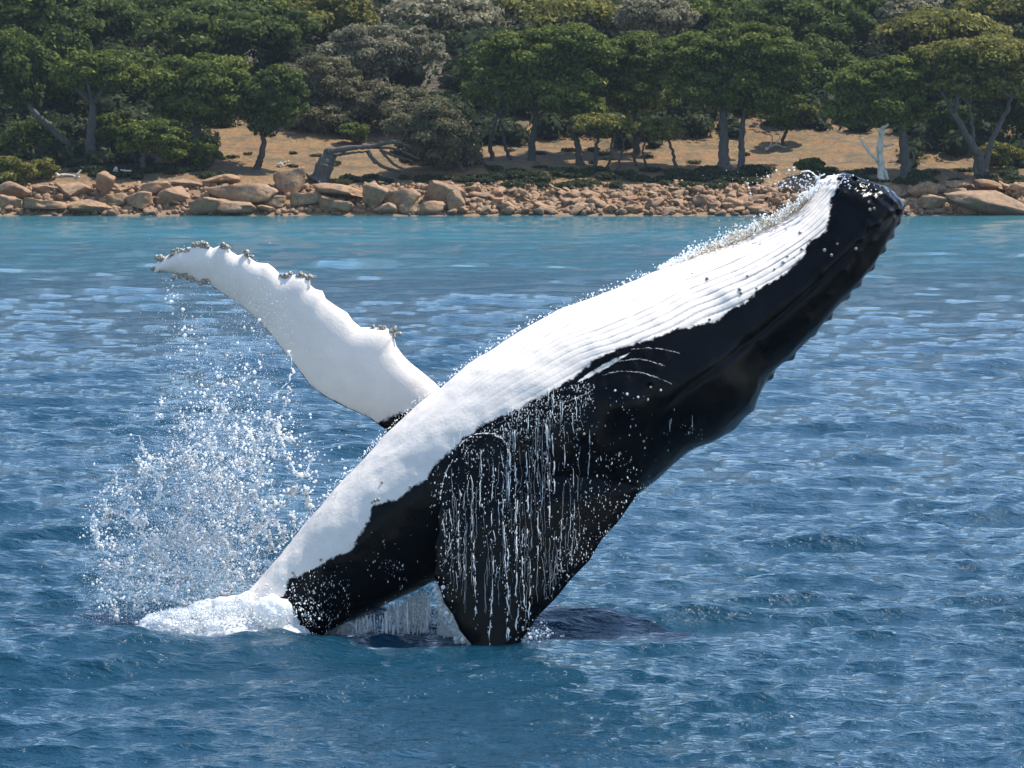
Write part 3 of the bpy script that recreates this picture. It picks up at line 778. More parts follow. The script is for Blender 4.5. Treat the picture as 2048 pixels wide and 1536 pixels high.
    for _ in range(190):                                  # hair-thin film of water all over the shoulder and flipper
        g_ = ((1025, 12), (1098, 9), (955, 34), (1062, 22), (915, 18), (1140, 25))[int(r.integers(0, 6))]; x0 = r.normal(*g_); y0 = r.uniform(780, 1180); y1 = y0 + r.uniform(15, 120)
        if in_poly(np.array([[x0, y0]]), poly)[0] and in_poly(np.array([[x0, y1]]), poly)[0]:
            m = max(6, int((y1 - y0) / 8)); yy = np.linspace(y0, y1, m); xx = x0 + np.cumsum(r.normal(size=m) * 1.3)
            tv, tf, t3 = tube(on_flank(xx, yy, 0.012), r.uniform(0.08, 0.26) * PXM * (0.2 + r.random(m)), 4); mb.add(tv, tf, t3)
    for _ in range(46):
        x0 = r.uniform(880, 1180); y0 = r.uniform(790, 1150)
        if in_poly(np.array([[x0, y0 + 60]]), poly)[0]: thread(x0, y0, y0 + r.uniform(25, 110), r.uniform(0.5, 1.0), 1.0, 0.02, 0.4)
    # rim of water round the near shoulder; thin throat arcs stand in for fold highlights
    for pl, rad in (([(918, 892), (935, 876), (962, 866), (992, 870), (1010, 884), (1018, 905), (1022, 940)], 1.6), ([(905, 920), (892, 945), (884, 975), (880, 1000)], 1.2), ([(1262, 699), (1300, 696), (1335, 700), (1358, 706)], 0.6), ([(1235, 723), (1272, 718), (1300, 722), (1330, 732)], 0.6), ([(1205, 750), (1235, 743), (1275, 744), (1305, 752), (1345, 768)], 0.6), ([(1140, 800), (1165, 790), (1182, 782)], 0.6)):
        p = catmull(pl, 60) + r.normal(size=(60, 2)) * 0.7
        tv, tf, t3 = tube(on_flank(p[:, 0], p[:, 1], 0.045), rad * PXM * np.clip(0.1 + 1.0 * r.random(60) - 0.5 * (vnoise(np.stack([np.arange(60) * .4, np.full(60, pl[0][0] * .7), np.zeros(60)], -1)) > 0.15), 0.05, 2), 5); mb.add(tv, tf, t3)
    # lace of foam on the upper shoulder
    m = 1100; x = r.uniform(930, 1190, m); y = 770 + (1190 - x) * 0.42 + np.abs(r.normal(size=m)) * 42 - 20
    ok = in_poly(np.stack([x, y], -1), poly)
    V, F = drops(on_flank(x[ok], y[ok], 0.02), r, 0.0020, 0.007, 2.5, 2.6, ICO[0], True); mb.add(V, F)
    # white drops that stand in for highlights on the lumpy lips and jaw bulge
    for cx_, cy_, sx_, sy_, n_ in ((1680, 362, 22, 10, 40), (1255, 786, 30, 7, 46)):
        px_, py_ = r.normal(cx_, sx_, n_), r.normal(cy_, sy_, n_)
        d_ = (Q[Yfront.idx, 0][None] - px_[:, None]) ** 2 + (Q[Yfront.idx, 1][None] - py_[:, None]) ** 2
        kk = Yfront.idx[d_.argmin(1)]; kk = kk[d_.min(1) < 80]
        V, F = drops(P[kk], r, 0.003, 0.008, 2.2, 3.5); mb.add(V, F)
    tag(mb.build('water_and_glints', FOAM), 'white drops and threads of water running down the black flank, some standing in for highlights', kind='stuff')

    # --- spray leaving the chin and throat
    mb = MB(); m = 2600
    t = r.random(m); base = resample([(1640, 372), (1600, 412), (1556, 446), (1500, 474), (1440, 497), (1375, 518), (1320, 538)], 400)
    b = base[(t * 399).astype(int)]; hgt = np.interp(t, [0, 0.25, 0.55, 0.8, 1], [10, 22, 34, 20, 5])
    k = np.abs(r.normal(size=m)) * hgt * 0.62
    P0 = at(b[:, 0] - 0.45 * k + r.normal(size=m) * 3, b[:, 1] - 0.55 * k, LY(b[:, 1] + 60) + r.normal(size=m) * 0.12)
    V, F = drops(P0, r, 0.003, 0.012, 2.2, 1.7); mb.add(V, F)
    m = 500; bb = resample([(1320, 536), (1241, 573), (1160, 604), (1080, 637), (1000, 685), (850, 795), (780, 858), (640, 1010), (560, 1100)], 500)[r.integers(0, 500, m)]
    kk = np.abs(r.normal(size=m)) * 6
    V, F = drops(at(bb[:, 0] - .5 * kk, bb[:, 1] - .8 * kk, LY(bb[:, 1] + 80) + r.normal(size=m) * .2), r, 0.003, 0.009, 2, 1.6); mb.add(V, F)
    m = 170; V, F = drops(at(1640 - np.abs(r.normal(size=m)) * 75, 365 + r.normal(size=m) * 12, 41.2), r, 0.003, 0.012, 2.5, 1.6); mb.add(V, F)
    for pl in ([(1602, 343), (1618, 342), (1630, 350), (1638, 358)], [(1640, 372), (1636, 356), (1650, 348)], [(1690, 352), (1680, 366), (1672, 376)]):
        p = catmull(pl, 24); tv, tf, t3 = tube(at(p[:, 0], p[:, 1], 41.1), PXM * (0.8 + 1.2 * r.random(24)), 5); mb.add(tv, tf, t3)
    tag(mb.build('throat_spray', FOAM), 'fine white spray flying off the throat and chin of the whale', kind='stuff')
    mb = MB(); m = 1700; t = r.random(m) * 0.72 + 0.1; b = base[(t * 399).astype(int)]
    hgt = np.interp(t, [0.1, 0.3, 0.55, 0.82], [6, 22, 26, 6]); k = np.abs(r.normal(size=m)) * hgt * 0.55
    V, F = drops(at(b[:, 0] - .45 * k, b[:, 1] - .6 * k, LY(b[:, 1] + 60) + 0.05 + r.normal(size=m) * .15), r, 0.005, 0.013, 1.6, 1.5); mb.add(V, F)
    tag(mb.build('tan_spray', CREAM), 'spray along the far side of the throat, tan reflection put into its colour', kind='stuff')
build_splash()

# ------------------------------------------------------------------ trees
def leaf_crown(lobes, n_leaves, size, r, flat=0.62, droop=0.0):
    """lobes: (n,6) centre, radii. Leaf faces over the shells of the lobes, thin dark cores inside"""
    lobes = np.asarray(lobes, float)
    area = (lobes[:, 3] * lobes[:, 5]) ** 1.0; prob = area / area.sum()
    k = r.choice(len(lobes), n_leaves, p=prob)
    d = r.normal(size=(n_leaves, 3)); d[:, 2] = d[:, 2] * 0.9 + 0.35; d /= np.linalg.norm(d, axis=1)[:, None]
    rad = 0.86 + 0.22 * r.random(n_leaves) ** 1.5
    wob = 1 + 0.22 * fbm(d * 2.1 + k[:, None] * 3.1, 3)
    Pc = lobes[k, :3] + d * lobes[k, 3:] * (rad * wob)[:, None]
    nrm = d * np.array([1, 1, 1.15]) + r.normal(size=(n_leaves, 3)) * 0.7; nrm[:, 2] += 0.25
    nrm /= np.linalg.norm(nrm, axis=1)[:, None]
    t = np.cross(nrm, r.normal(size=(n_leaves, 3))); t /= np.linalg.norm(t, axis=1)[:, None] + 1e-9
    b = np.cross(nrm, t)
    s = size * (0.55 + 0.8 * r.random(n_leaves))[:, None]
    V = np.stack([Pc - t * s, Pc + b * s * flat, Pc + t * s * 1.1, Pc - b * s * flat], 1).reshape(-1, 3)
    F = np.arange(n_leaves * 4).reshape(-1, 4)
    lt = r.random(len(lobes))
    tint = np.clip(0.34 + 0.30 * (lt[k] - 0.5) + 0.28 * r.normal(size=n_leaves) * 0.7, 0, 1)
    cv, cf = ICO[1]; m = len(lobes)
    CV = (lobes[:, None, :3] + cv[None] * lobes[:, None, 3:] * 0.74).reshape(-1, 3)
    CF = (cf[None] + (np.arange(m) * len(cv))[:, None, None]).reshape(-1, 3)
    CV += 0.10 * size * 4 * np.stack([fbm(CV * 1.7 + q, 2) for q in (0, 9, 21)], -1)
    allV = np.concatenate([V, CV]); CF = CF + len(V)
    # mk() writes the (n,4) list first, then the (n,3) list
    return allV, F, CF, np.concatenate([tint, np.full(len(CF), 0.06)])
def make_lobes(cx, cy, cz, rx, ry, rz, n, r, lobe=0.34, dome=True):
    out = []; g0 = r.uniform(0, 6.28)
    for i in range(n):
        lo = -0.18 if dome else -0.6
        z = 1 - (i + 0.5) / n * (1 - lo); a = g0 + i * 2.39996 + r.normal() * 0.25; q = math.sqrt(max(0, 1 - z * z))
        d = np.array([q * math.cos(a), q * math.sin(a), z]); f = r.uniform(0.70, 0.86)
        p = np.array([cx, cy, cz]) + d * np.array([rx, ry, rz]) * f
        s = lobe * r.uniform(0.7, 1.15)
        out.append((*p, rx * s, ry * s, max(rz * s * 0.75, rx * s * 0.42)))
    out.append((cx, cy, cz - rz * 0.05, rx * 0.62, ry * 0.62, rz * 0.6))
    return out

TREES = []
def tree(name, label, crowns, kind, Y, trunks=(), bark='dark', leaves=9000, leaf=0.20, nl=22, lobe=0.34, seed=0, group='trees along the shore', base=None, dome=True, parent_cat='tree'):
    """crowns: list of (px, py, rx_px, ry_px); trunks: list of (polyline px, width px)"""
    r = np.random.default_rng(1000 + seed)
    k = Y / FPX
    lob = []
    tot = sum(c[2] * c[3] for c in crowns)
    for c in crowns:
        cx, cy, rx, ry = c[:4]; rx, ry = rx * 1.1, ry * 1.08; dy = c[4] if len(c) > 4 else 0
        p = at(cx, cy, Y + dy)
        lob += make_lobes(p[0], p[1], p[2] - ry * k * 0.12, rx * k, rx * k * 0.85, ry * k * 1.05, max(5, int(nl * (c[2] * c[3] / tot) ** 0.7)), r, lobe, dome)
    if base is None and trunks: base = trunks[0][0][0]
    if base is not None: b = at(base[0], base[1], Y)
    else: b = at(crowns[0][0], crowns[0][1], Y)
    gz = float(terrain(b[0], Y)); rootp = (float(b[0]), float(Y), gz - 0.05)
    root = empty(name, rootp)
    inv = Matrix.Translation(-Vector(rootp))
    V, F4, F3, tint = leaf_crown(lob, int(leaves * 1.2), leaf * 0.88, r)
    o = mk('crown', V, [F4, F3], LEAF[kind], root, True, {'tint': ('FACE', tint)}); o.matrix_parent_inverse = inv
    mb = MB(); lob = np.array(lob)
    if not trunks:
        trunks = [([(crowns[0][0] + r.normal() * 4, None), (crowns[0][0], crowns[0][1] + crowns[0][3] * 0.4)], 0.32 * FPX / Y)]
    for poly, wd in trunks:
        pts = []
        for i, (x, y) in enumerate(poly):
            if y is None:
                X = (x - 1024) * k; pts.append(np.array([X, Y, float(terrain(X, Y)) - 0.3]))
            else: pts.append(at(x, y, Y + 0.25 * i * r.normal()))
        if poly[0][1] is not None:
            pts[0][2] = min(pts[0][2], float(terrain(pts[0][0], pts[0][1]))) - 0.15
        p = catmull(pts, 6 * len(pts)) if len(pts) > 2 else resample(pts, 10)
        n = len(p); p[1:-1, :2] += r.normal(size=(n - 2, 2)) * 0.05
        R = wd * k / 2 * np.interp(np.arange(n) / (n - 1), [0, 0.12, 0.6, 1], [1.5, 1.0, 0.8, 0.55])
        tv, tf, t3 = tube(p, R, 9); mb.add(tv, tf, t3)
        top = p[-1]
        near = np.argsort(np.linalg.norm(lob[:, :3] - top, axis=1))[:6]
        for q in near:                                         # limbs up into the crown
            e = lob[q, :3] - np.array([0, 0, lob[q, 5] * 0.3]); mid = top * 0.5 + e * 0.5 + np.array([0, 0, -0.15]) + r.normal(size=3) * 0.12
            lp = catmull([p[-2], mid, e], 8); tv, tf, t3 = tube(lp, np.linspace(R[-1] * 0.8, 0.05, 8), 6); mb.add(tv, tf, t3)
    o = mb.build('trunk', BARK[bark], root); o.matrix_parent_inverse = inv
    tag(root, label, parent_cat, group)
    TREES.append(root)
    return root

Yg = groundY
FR = 'trees along the shore'; BK = 'trees on the upper hillside'
# far rows first (higher up the hill), then the trees along the shore
far = [  # label, crowns, kind, Y, lobe
    ('dark green tree crown filling the top left corner', [(60, 40, 120, 75)], 'dark', 318),
    ('dark green crown at the top edge, second from the left corner', [(210, 55, 95, 60)], 'dark', 324),
    ('broad dark green crown at the top edge above the big domed shore tree', [(430, 70, 150, 75), (540, 60, 90, 60)], 'dark', 312),
    ('dark rounded crown at the top edge, left of the broad one', [(330, 20, 90, 50)], 'dark', 332),
    ('olive crown at the top edge left of the grey-leaved trees', [(660, 40, 85, 60)], 'olive', 326),
    ('dark green crown at the top edge just right of the broad one', [(575, 25, 70, 50)], 'green', 336),
    ('pale grey-leaved crown at the top edge, above the twiggy grey tree', [(880, 40, 120, 48)], 'grey', 328),
    ('olive-grey crown at the top edge between pale crown and big dark canopy', [(1040, 30, 110, 45)], 'olive', 340),
    ('olive green crown at the top edge above the big dark canopy', [(1150, 40, 110, 45)], 'olive', 330),
    ('pale grey-green bushy crown at the top edge above the middle canopy', [(1312, 35, 72, 48)], 'grey', 312),
    ('dark green crown at the top edge right of the pale grey-green bush', [(1430, 30, 90, 48)], 'green', 326),
    ('dark green crown at the top edge above the gap in the canopy', [(1560, 45, 110, 60), (1660, 60, 80, 70)], 'dark', 318),
    ('dark crown at the top edge left of the bare grey branches', [(1700, 20, 80, 60)], 'dark', 330),
    ('bare grey twiggy crown at the top edge near the right', [(1800, 35, 60, 40)], 'grey', 328),
    ('flat-topped olive crown at the top right, left of the corner', [(1880, 60, 110, 34)], 'olive', 316),
    ('grey-olive crown in the top right corner', [(2010, 25, 90, 45)], 'olive', 330),
    ('dark crown deep in shade between the two domed trees on the left', [(255, 175, 80, 80)], 'dark', 304),
    ('dark crown in shade behind the first domed tree', [(110, 150, 80, 90)], 'dark', 300),
    ('dark crown in shade behind the gap right of the middle canopy', [(1640, 170, 80, 90)], 'dark', 306),
    ('dark crown in shade behind the small umbrella trees in the middle', [(1010, 180, 80, 90)], 'dark', 304),
]
for i, (lab, cr, kd, Y) in enumerate(far):
    tree('hillside_tree', lab, cr, kd, Y, leaves=5200, leaf=0.26, nl=20, seed=i, group=BK)

tree('dome_tree', 'domed green tree on a pale upright trunk, leftmost dome on the shore', [(197, 150, 76, 52)], 'green', Yg(180, 326), [([(180, 326), (182, 270), (186, 200)], 22)], 'grey', 8000, 0.19, 20, seed=51)
tree('leaning_tree', 'dark tree at the left edge on a long leaning grey trunk', [(25, 130, 70, 75), (45, 190, 45, 35)], 'dark', Yg(165, 322) + 0.6, [([(165, 322), (128, 280), (70, 225), (45, 180)], 15)], 'grey', 8000, 0.2, 22, seed=52)
tree('dome_tree', 'large broad domed tree with layered crown left of the orange slope', [(395, 160, 105, 52), (430, 215, 100, 45), (350, 200, 60, 40)], 'green', Yg(395, 330), [([(392, 330), (390, 290), (400, 220)], 24)], 'dark', 12000, 0.19, 30, seed=53)
tree('small_dome_tree', 'small low domed tree just above the boulders on the left', [(305, 272, 62, 34), (340, 300, 40, 26), (255, 290, 30, 18)], 'green', Yg(285, 345), [([(285, 345), (288, 315), (300, 285)], 12)], 'dark', 6500, 0.17, 18, seed=54)
tree('dark_tree', 'dark narrow tree at the left end of the orange slope', [(555, 175, 58, 46), (565, 215, 50, 40), (530, 250, 40, 28)], 'dark', Yg(520, 338), [([(514, 338), (524, 305), (528, 260)], 15)], 'dark', 8000, 0.19, 22, seed=55)
tree('dark_shrub', 'dark rounded shrub under the large domed tree', [(405, 305, 38, 34)], 'dark', Yg(405, 340), leaves=3000, leaf=0.17, nl=10, seed=56, parent_cat='shrub', group='shrubs on the shore')
tree('edge_bush', 'dark bush at the left edge just above the boulders', [(15, 345, 55, 34)], 'olive', Yg(15, 372), leaves=3200, leaf=0.17, nl=10, seed=57, parent_cat='shrub', group='shrubs on the shore')
tree('low_bush', 'low olive bush between left edge bush and leaning trunk', [(85, 338, 32, 22)], 'olive', Yg(85, 358), leaves=2000, leaf=0.16, nl=8, seed=58, parent_cat='shrub', group='shrubs on the shore')
tree('shade_shrub', 'dark undergrowth shrub behind the leaning trunk', [(60, 285, 70, 45)], 'dark', Yg(110, 322) + 2.5, leaves=3600, leaf=0.19, nl=12, seed=59, parent_cat='shrub', group='shrubs on the shore')
tree('shade_shrub', 'dark undergrowth shrub between pale trunk and small dome', [(232, 265, 50, 42)], 'dark', Yg(232, 316) + 2.0, leaves=3200, leaf=0.19, nl=12, seed=60, parent_cat='shrub', group='shrubs on the shore')
tree('grey_tree', 'grey-leaved twiggy tree in the middle left of the hillside', [(740, 110, 95, 70), (830, 100, 70, 50)], 'grey', 306, leaves=9500, leaf=0.17, nl=30, lobe=0.28, seed=61, group=BK)
tree('grey_tree', 'dull grey-green tree above the fallen trunk', [(640, 165, 85, 60), (690, 200, 80, 55)], 'brown', 300, leaves=8500, leaf=0.18, nl=26, lobe=0.28, seed=62, group=BK)
tree('olive_shrub', 'olive shrub with grey twigs behind the fallen trunk', [(640, 245, 60, 35), (790, 215, 70, 45)], 'brown', 297, leaves=6000, leaf=0.18, nl=20, seed=63, parent_cat='shrub', group='shrubs on the shore')
tree('small_round_bush', 'small bright green round bush above the fallen trunk', [(712, 264, 32, 22)], 'green', Yg(712, 288), leaves=2200, leaf=0.15, nl=9, seed=64, parent_cat='shrub', group='shrubs on the shore')
tree('dead_crowned_tree', 'brown drooping crown of the fallen tree', [(850, 245, 85, 52), (900, 285, 62, 60), (830, 300, 50, 35)], 'brown', Yg(880, 345), [([(930, 350), (915, 320), (890, 280)], 10)], 'dark', 9500, 0.15, 30, 0.3, seed=65, dome=False)
tree('canopy_tree', 'big dark layered canopy tree left of centre', [(1060, 110, 100, 55), (1130, 95, 90, 50), (1010, 180, 75, 55), (1110, 170, 90, 50)], 'green', Yg(1065, 325) + 1.0, [([(1062, 325), (1065, 280), (1075, 230)], 17), ([(985, 328), (982, 280), (1000, 220)], 10), ([(1022, 322), (1008, 280), (1000, 230)], 8)], 'dark', 15000, 0.19, 40, 0.3, seed=66)
tree('canopy_tree', 'canopy tree of dark layered crowns right of the big one', [(1210, 130, 80, 60), (1290, 120, 80, 55), (1270, 190, 90, 45)], 'green', Yg(1280, 318) + 2.0, [([(1275, 320), (1270, 270), (1270, 220)], 16)], 'dark', 11500, 0.19, 30, 0.3, seed=67)
tree('lower_canopy_tree', 'lower rounded tree in front of the big dark canopy', [(1115, 195, 60, 36), (1160, 215, 50, 30)], 'green', Yg(1170, 326) - 0.5, [([(1160, 328), (1155, 290), (1140, 235)], 15)], 'dark', 7000, 0.18, 18, seed=68)
tree('umbrella_tree', 'small umbrella-shaped tree on several thin stems, left one of two', [(1205, 252, 60, 26)], 'olive', Yg(1190, 334) - 1.0, [([(1190, 334), (1192, 300), (1200, 262)], 9), ([(1215, 332), (1222, 300), (1225, 265)], 6), ([(1235, 330), (1245, 300), (1245, 265)], 5)], 'dark', 4800, 0.16, 15, seed=69)
tree('umbrella_tree', 'small umbrella-shaped tree on several thin stems, right one of two', [(1315, 260, 52, 24)], 'olive', Yg(1310, 330) - 0.6, [([(1352, 322), (1345, 300), (1330, 270)], 7), ([(1275, 330), (1268, 305), (1285, 275)], 6), ([(1296, 334), (1285, 300), (1300, 270)], 5)], 'dark', 4200, 0.16, 14, seed=70)
tree('canopy_tree', 'largest dark canopy tree on two straight trunks, left of the orange bank', [(1400, 105, 85, 45), (1490, 95, 95, 50), (1570, 130, 70, 50), (1440, 180, 100, 50), (1540, 200, 80, 45), (1380, 160, 60, 45)], 'green', Yg(1450, 338), [([(1446, 338), (1448, 290), (1445, 220)], 24), ([(1482, 334), (1484, 290), (1488, 220)], 15)], 'grey', 19000, 0.19, 48, 0.3, seed=71)
tree('side_canopy_tree', 'slim dark tree leaning out at the left end of the orange bank', [(1600, 215, 40, 34), (1575, 240, 40, 22)], 'dark', Yg(1560, 300) + 1.5, [([(1560, 300), (1570, 270), (1590, 230)], 8)], 'dark', 4200, 0.18, 12, seed=72)
tree('broad_tree', 'broad dark tree behind the white dead trunk', [(1735, 170, 75, 48), (1800, 150, 70, 40), (1700, 220, 50, 40), (1780, 220, 90, 45)], 'green', Yg(1812, 350) , [([(1812, 352), (1808, 300), (1800, 240)], 22)], 'grey', 12500, 0.19, 34, 0.3, seed=73)
tree('flat_topped_tree', 'flat-topped tree on a forked grey trunk near the right edge', [(1960, 110, 120, 32), (1930, 170, 90, 36), (2010, 165, 70, 40)], 'olive', Yg(1965, 352), [([(1966, 354), (1962, 318), (1945, 290), (1900, 215)], 20), ([(1966, 340), (1985, 280), (2010, 230), (2025, 190)], 12), ([(1955, 300), (1945, 260), (1935, 200)], 9)], 'grey', 11000, 0.18, 32, 0.3, seed=74)
tree('right_edge_tree', 'dark tree at the right edge behind the forked trunk', [(2030, 210, 70, 60), (1900, 240, 50, 40)], 'dark', Yg(2000, 320) + 4, leaves=7500, leaf=0.2, nl=22, seed=75)
tree('grass_bush', 'green bush at the right edge above the boulders', [(2000, 310, 45, 26)], 'olive', Yg(2000, 338), leaves=2600, leaf=0.16, nl=9, seed=76, parent_cat='shrub', group='shrubs on the shore')
tree('bank_bush', 'dark bush on the lower edge of the orange bank', [(1622, 332, 30, 17)], 'dark', Yg(1622, 352), leaves=1800, leaf=0.15, nl=8, seed=77, parent_cat='shrub', group='shrubs on the shore')
# beyond the frame on both sides the wood goes on
for i, (x, y, Y, kd) in enumerate(((-180, 120, 292, 'dark'), (-350, 90, 300, 'green'), (-160, 20, 325, 'dark'), (2240, 140, 292, 'green'), (2420, 110, 300, 'dark'), (2230, 30, 325, 'olive'))):
    tree('neighbouring_tree', 'tree of the same wood continuing past the picture edge', [(x, y, 130, 85)], kd, Y, leaves=6000, leaf=0.24, nl=22, seed=90 + i, group='trees past the picture edges')

# low scrub in one mass, canopy shade painted into its leaf colour
def build_scrub():
    r = np.random.default_rng(77); lob = []
    spots = [(r.uniform(950, 1520), r.uniform(334, 372), r.uniform(14, 30), r.uniform(4, 8)) for _ in range(60)]
    spots += [(r.uniform(640, 950), r.uniform(352, 372), r.uniform(12, 24), r.uniform(3, 6)) for _ in range(26)]
    spots += [(r.uniform(1640, 2048), r.uniform(336, 366), r.uniform(12, 26), r.uniform(3, 8)) for _ in range(46)]
    spots += [(r.uniform(100, 470), r.uniform(326, 352), r.uniform(12, 26), r.uniform(3, 8)) for _ in range(40)]
    spots += [(r.uniform(440, 1500), r.uniform(296, 335), r.uniform(7, 16), r.uniform(2, 4)) for _ in range(30)]
    for x, y, rx, ry in spots:
        Y = groundY(x, y + ry * 0.8); k = Y / FPX; p = at(x + r.normal() * 6, y, Y)
        lob.append((p[0], p[1], p[2] - ry * k * .3, rx * k, rx * k, ry * k))
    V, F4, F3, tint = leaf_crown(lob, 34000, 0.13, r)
    tag(mk('low_scrub', V, [F4, F3], LEAF['shaded'], None, True, {'tint': ('FACE', tint)}), 'low scrub under the canopy trees, their shade put into its dark leaf colour', kind='stuff')
build_scrub()

ORANGE = [(440, 655, 262, 350), (640, 830, 292, 360), (965, 1350, 296, 338), (1350, 1500, 306, 335), (1490, 1790, 262, 350), (1840, 1965, 312, 350)]
def build_undergrowth():  # dark leaf colour makes the shaded gaps between crowns
    r = np.random.default_rng(31); lob = []
    while len(lob) < 1150:
        x = r.uniform(-350, 2400); Y = 281 + 75 * r.random() ** 1.45
        X = (x - 1024) / FPX * Y; z = float(terrain(X, Y)); y = pix(np.array([X, Y, z]))[1]
        rx = r.uniform(0.9, 2.4) * (0.6 + 0.4 * min(1, (Y - 281) / 25)); rz = rx * r.uniform(0.55, 0.9)
        top = y - 1.7 * rz * FPX / Y; hw = rx * FPX / Y
        if any(a - hw * .6 < x < b + hw * .6 and c < y and top < d for a, b, c, d in ORANGE): continue
        if 1080 < x < 1500 and y > 296: continue
        lob.append((X, Y, z + rz * 0.55, rx, rx, rz))
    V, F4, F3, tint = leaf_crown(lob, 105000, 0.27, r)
    tag(mk('undergrowth', V, [F4, F3], LEAF['shaded'], None, True, {'tint': ('FACE', tint)}), 'mass of undergrowth on the hillside between the trees, shade put into its dark leaf colour', kind='stuff')
build_undergrowth()

# dead wood
def wood(name, label, polys, mat, Y, cat, parts='branch', base=None):
    r = np.random.default_rng(abs(hash(name)) % 1000 if False else len(name) * 7)
    b = at(*polys[0][0][0], Y); root = empty(name, (float(b[0]), float(Y), float(b[2])))
    for i, (poly, w0, w1) in enumerate(polys):
        pts = at([p[0] for p in poly], [p[1] for p in poly], Y + np.cumsum(r.normal(size=len(poly)) * 0.12))
        p = catmull(pts, 7 * len(poly)); n = len(p); p += r.normal(size=p.shape) * 0.02
        R = np.linspace(w0, w1, n) * Y / FPX / 2 * (1 + 0.12 * r.normal(size=n))
        if i == 0: R[:4] *= np.array([1.7, 1.4, 1.2, 1.08])
        tv, tf, t3 = tube(p, R, 9); mb = MB(); mb.add(tv, tf, t3)
        o = mb.build('trunk' if i == 0 else parts, mat, root); o.matrix_parent_inverse = Matrix.Translation(-root.location)
    tag(root, label, cat)
wood('dead_tree', 'bleached white dead tree trunk with one broken branch, behind the snout', [([(1764, 366), (1762, 330), (1760, 290), (1768, 252)], 17, 10), ([(1756, 322), (1738, 304), (1718, 274)], 8, 4), ([(1764, 258), (1772, 252), (1776, 248)], 7, 4), ([(1760, 268), (1757, 260)], 5, 4), ([(1770, 340), (1776, 362)], 7, 5), ([(1768, 292), (1786, 290)], 5, 3)], BARK['white'], groundY(1764, 362), 'dead tree')
wood('fallen_tree', 'grey fallen tree bent over from a thick stump, branches trailing right', [([(640, 364), (648, 335), (662, 305)], 42, 26), ([(655, 303), (700, 296), (745, 292), (790, 284), (822, 294)], 14, 5), ([(660, 312), (700, 306), (740, 302)], 7, 4), ([(735, 302), (752, 325), (785, 340), (830, 346)], 9, 5), ([(760, 300), (790, 312), (825, 322)], 7, 4), ([(765, 305), (790, 330), (820, 342)], 6, 4), ([(800, 285), (810, 270), (818, 255)], 4, 2), ([(745, 295), (790, 298), (840, 318)], 6, 4)], BARK['grey'], groundY(645, 362), 'dead tree')
wood('bare_sapling', 'thin bare grey stem leaning right of the white dead trunk', [([(1800, 368), (1820, 335), (1828, 318), (1822, 295)], 5, 3)], BARK['grey'], groundY(1800, 366), 'branch')
wood('driftwood', 'bleached driftwood log on the boulders at the left', [([(110, 352), (135, 350), (160, 356)], 7, 4), ([(150, 358), (158, 345), (163, 340)], 5, 2)], BARK['white'], groundY(135, 356), 'driftwood')
wood('driftwood', 'split pale driftwood below the small domed tree', [([(228, 338), (240, 350), (250, 356)], 7, 4), ([(240, 340), (262, 342)], 4, 3)], BARK['white'], groundY(240, 354), 'driftwood')
wood('driftwood', 'pale bare branches lying on the orange bank', [([(1530, 300), (1550, 290), (1572, 296)], 4, 2), ([(1550, 290), (1562, 272)], 3, 2), ([(1540, 294), (1545, 275), (1538, 268)], 3, 2)], BARK['white'], groundY(1545, 302), 'driftwood')
wood('driftwood', 'small pale driftwood knot above the round boulder', [([(556, 333), (566, 328), (578, 323)], 7, 4), ([(560, 326), (566, 332)], 6, 4)], BARK['white'], groundY(566, 334), 'driftwood')

# ------------------------------------------------------------------ boulders and stones
def rock_mesh(seed, sub):
    r = np.random.default_rng(seed); v, f = ICO[sub]; v = v.copy()
    for _ in range(12):                                          # flat cleaved faces
        n = r.normal(size=3); n /= np.linalg.norm(n); c = r.uniform(0.32, 0.72)
        d = v @ n - c; v = v - np.clip(d, 0, None)[:, None] * n * 0.95
    v = v * (1 + 0.15 * fbm(v * 1.6 + seed, 3) + 0.055 * fbm(v * 5 + seed, 3))[:, None]
    me_o = mk('boulder', v, [f], ROCK, None, sub > 2); me = me_o.data; bpy.data.objects.remove(me_o)
    return me
BIG = [rock_mesh(i, 3) for i in range(8)]; SMALL = [rock_mesh(30 + i, 2) for i in range(7)]
def rock(name, label, me, x, y, w, h, cat='boulder', group=None, rz=0.0, tilt=0.0, Y=None, dep=0.8):
    """a rock seen centred on pixel (x, y), w by h pixels"""
    if Y is None: Y = groundY(x, y + h * 0.35)
    k = Y / FPX; p = at(x, y, Y)
    o = link(bpy.data.objects.new(name, me)); o.location = p
    o.scale = (w * k * 0.78, w * k * 0.66 * dep, h * k * 0.80); o.rotation_euler = (0, tilt, rz)
    tag(o, label, cat, group)
    return o
GB = 'granite boulders on the left shore'
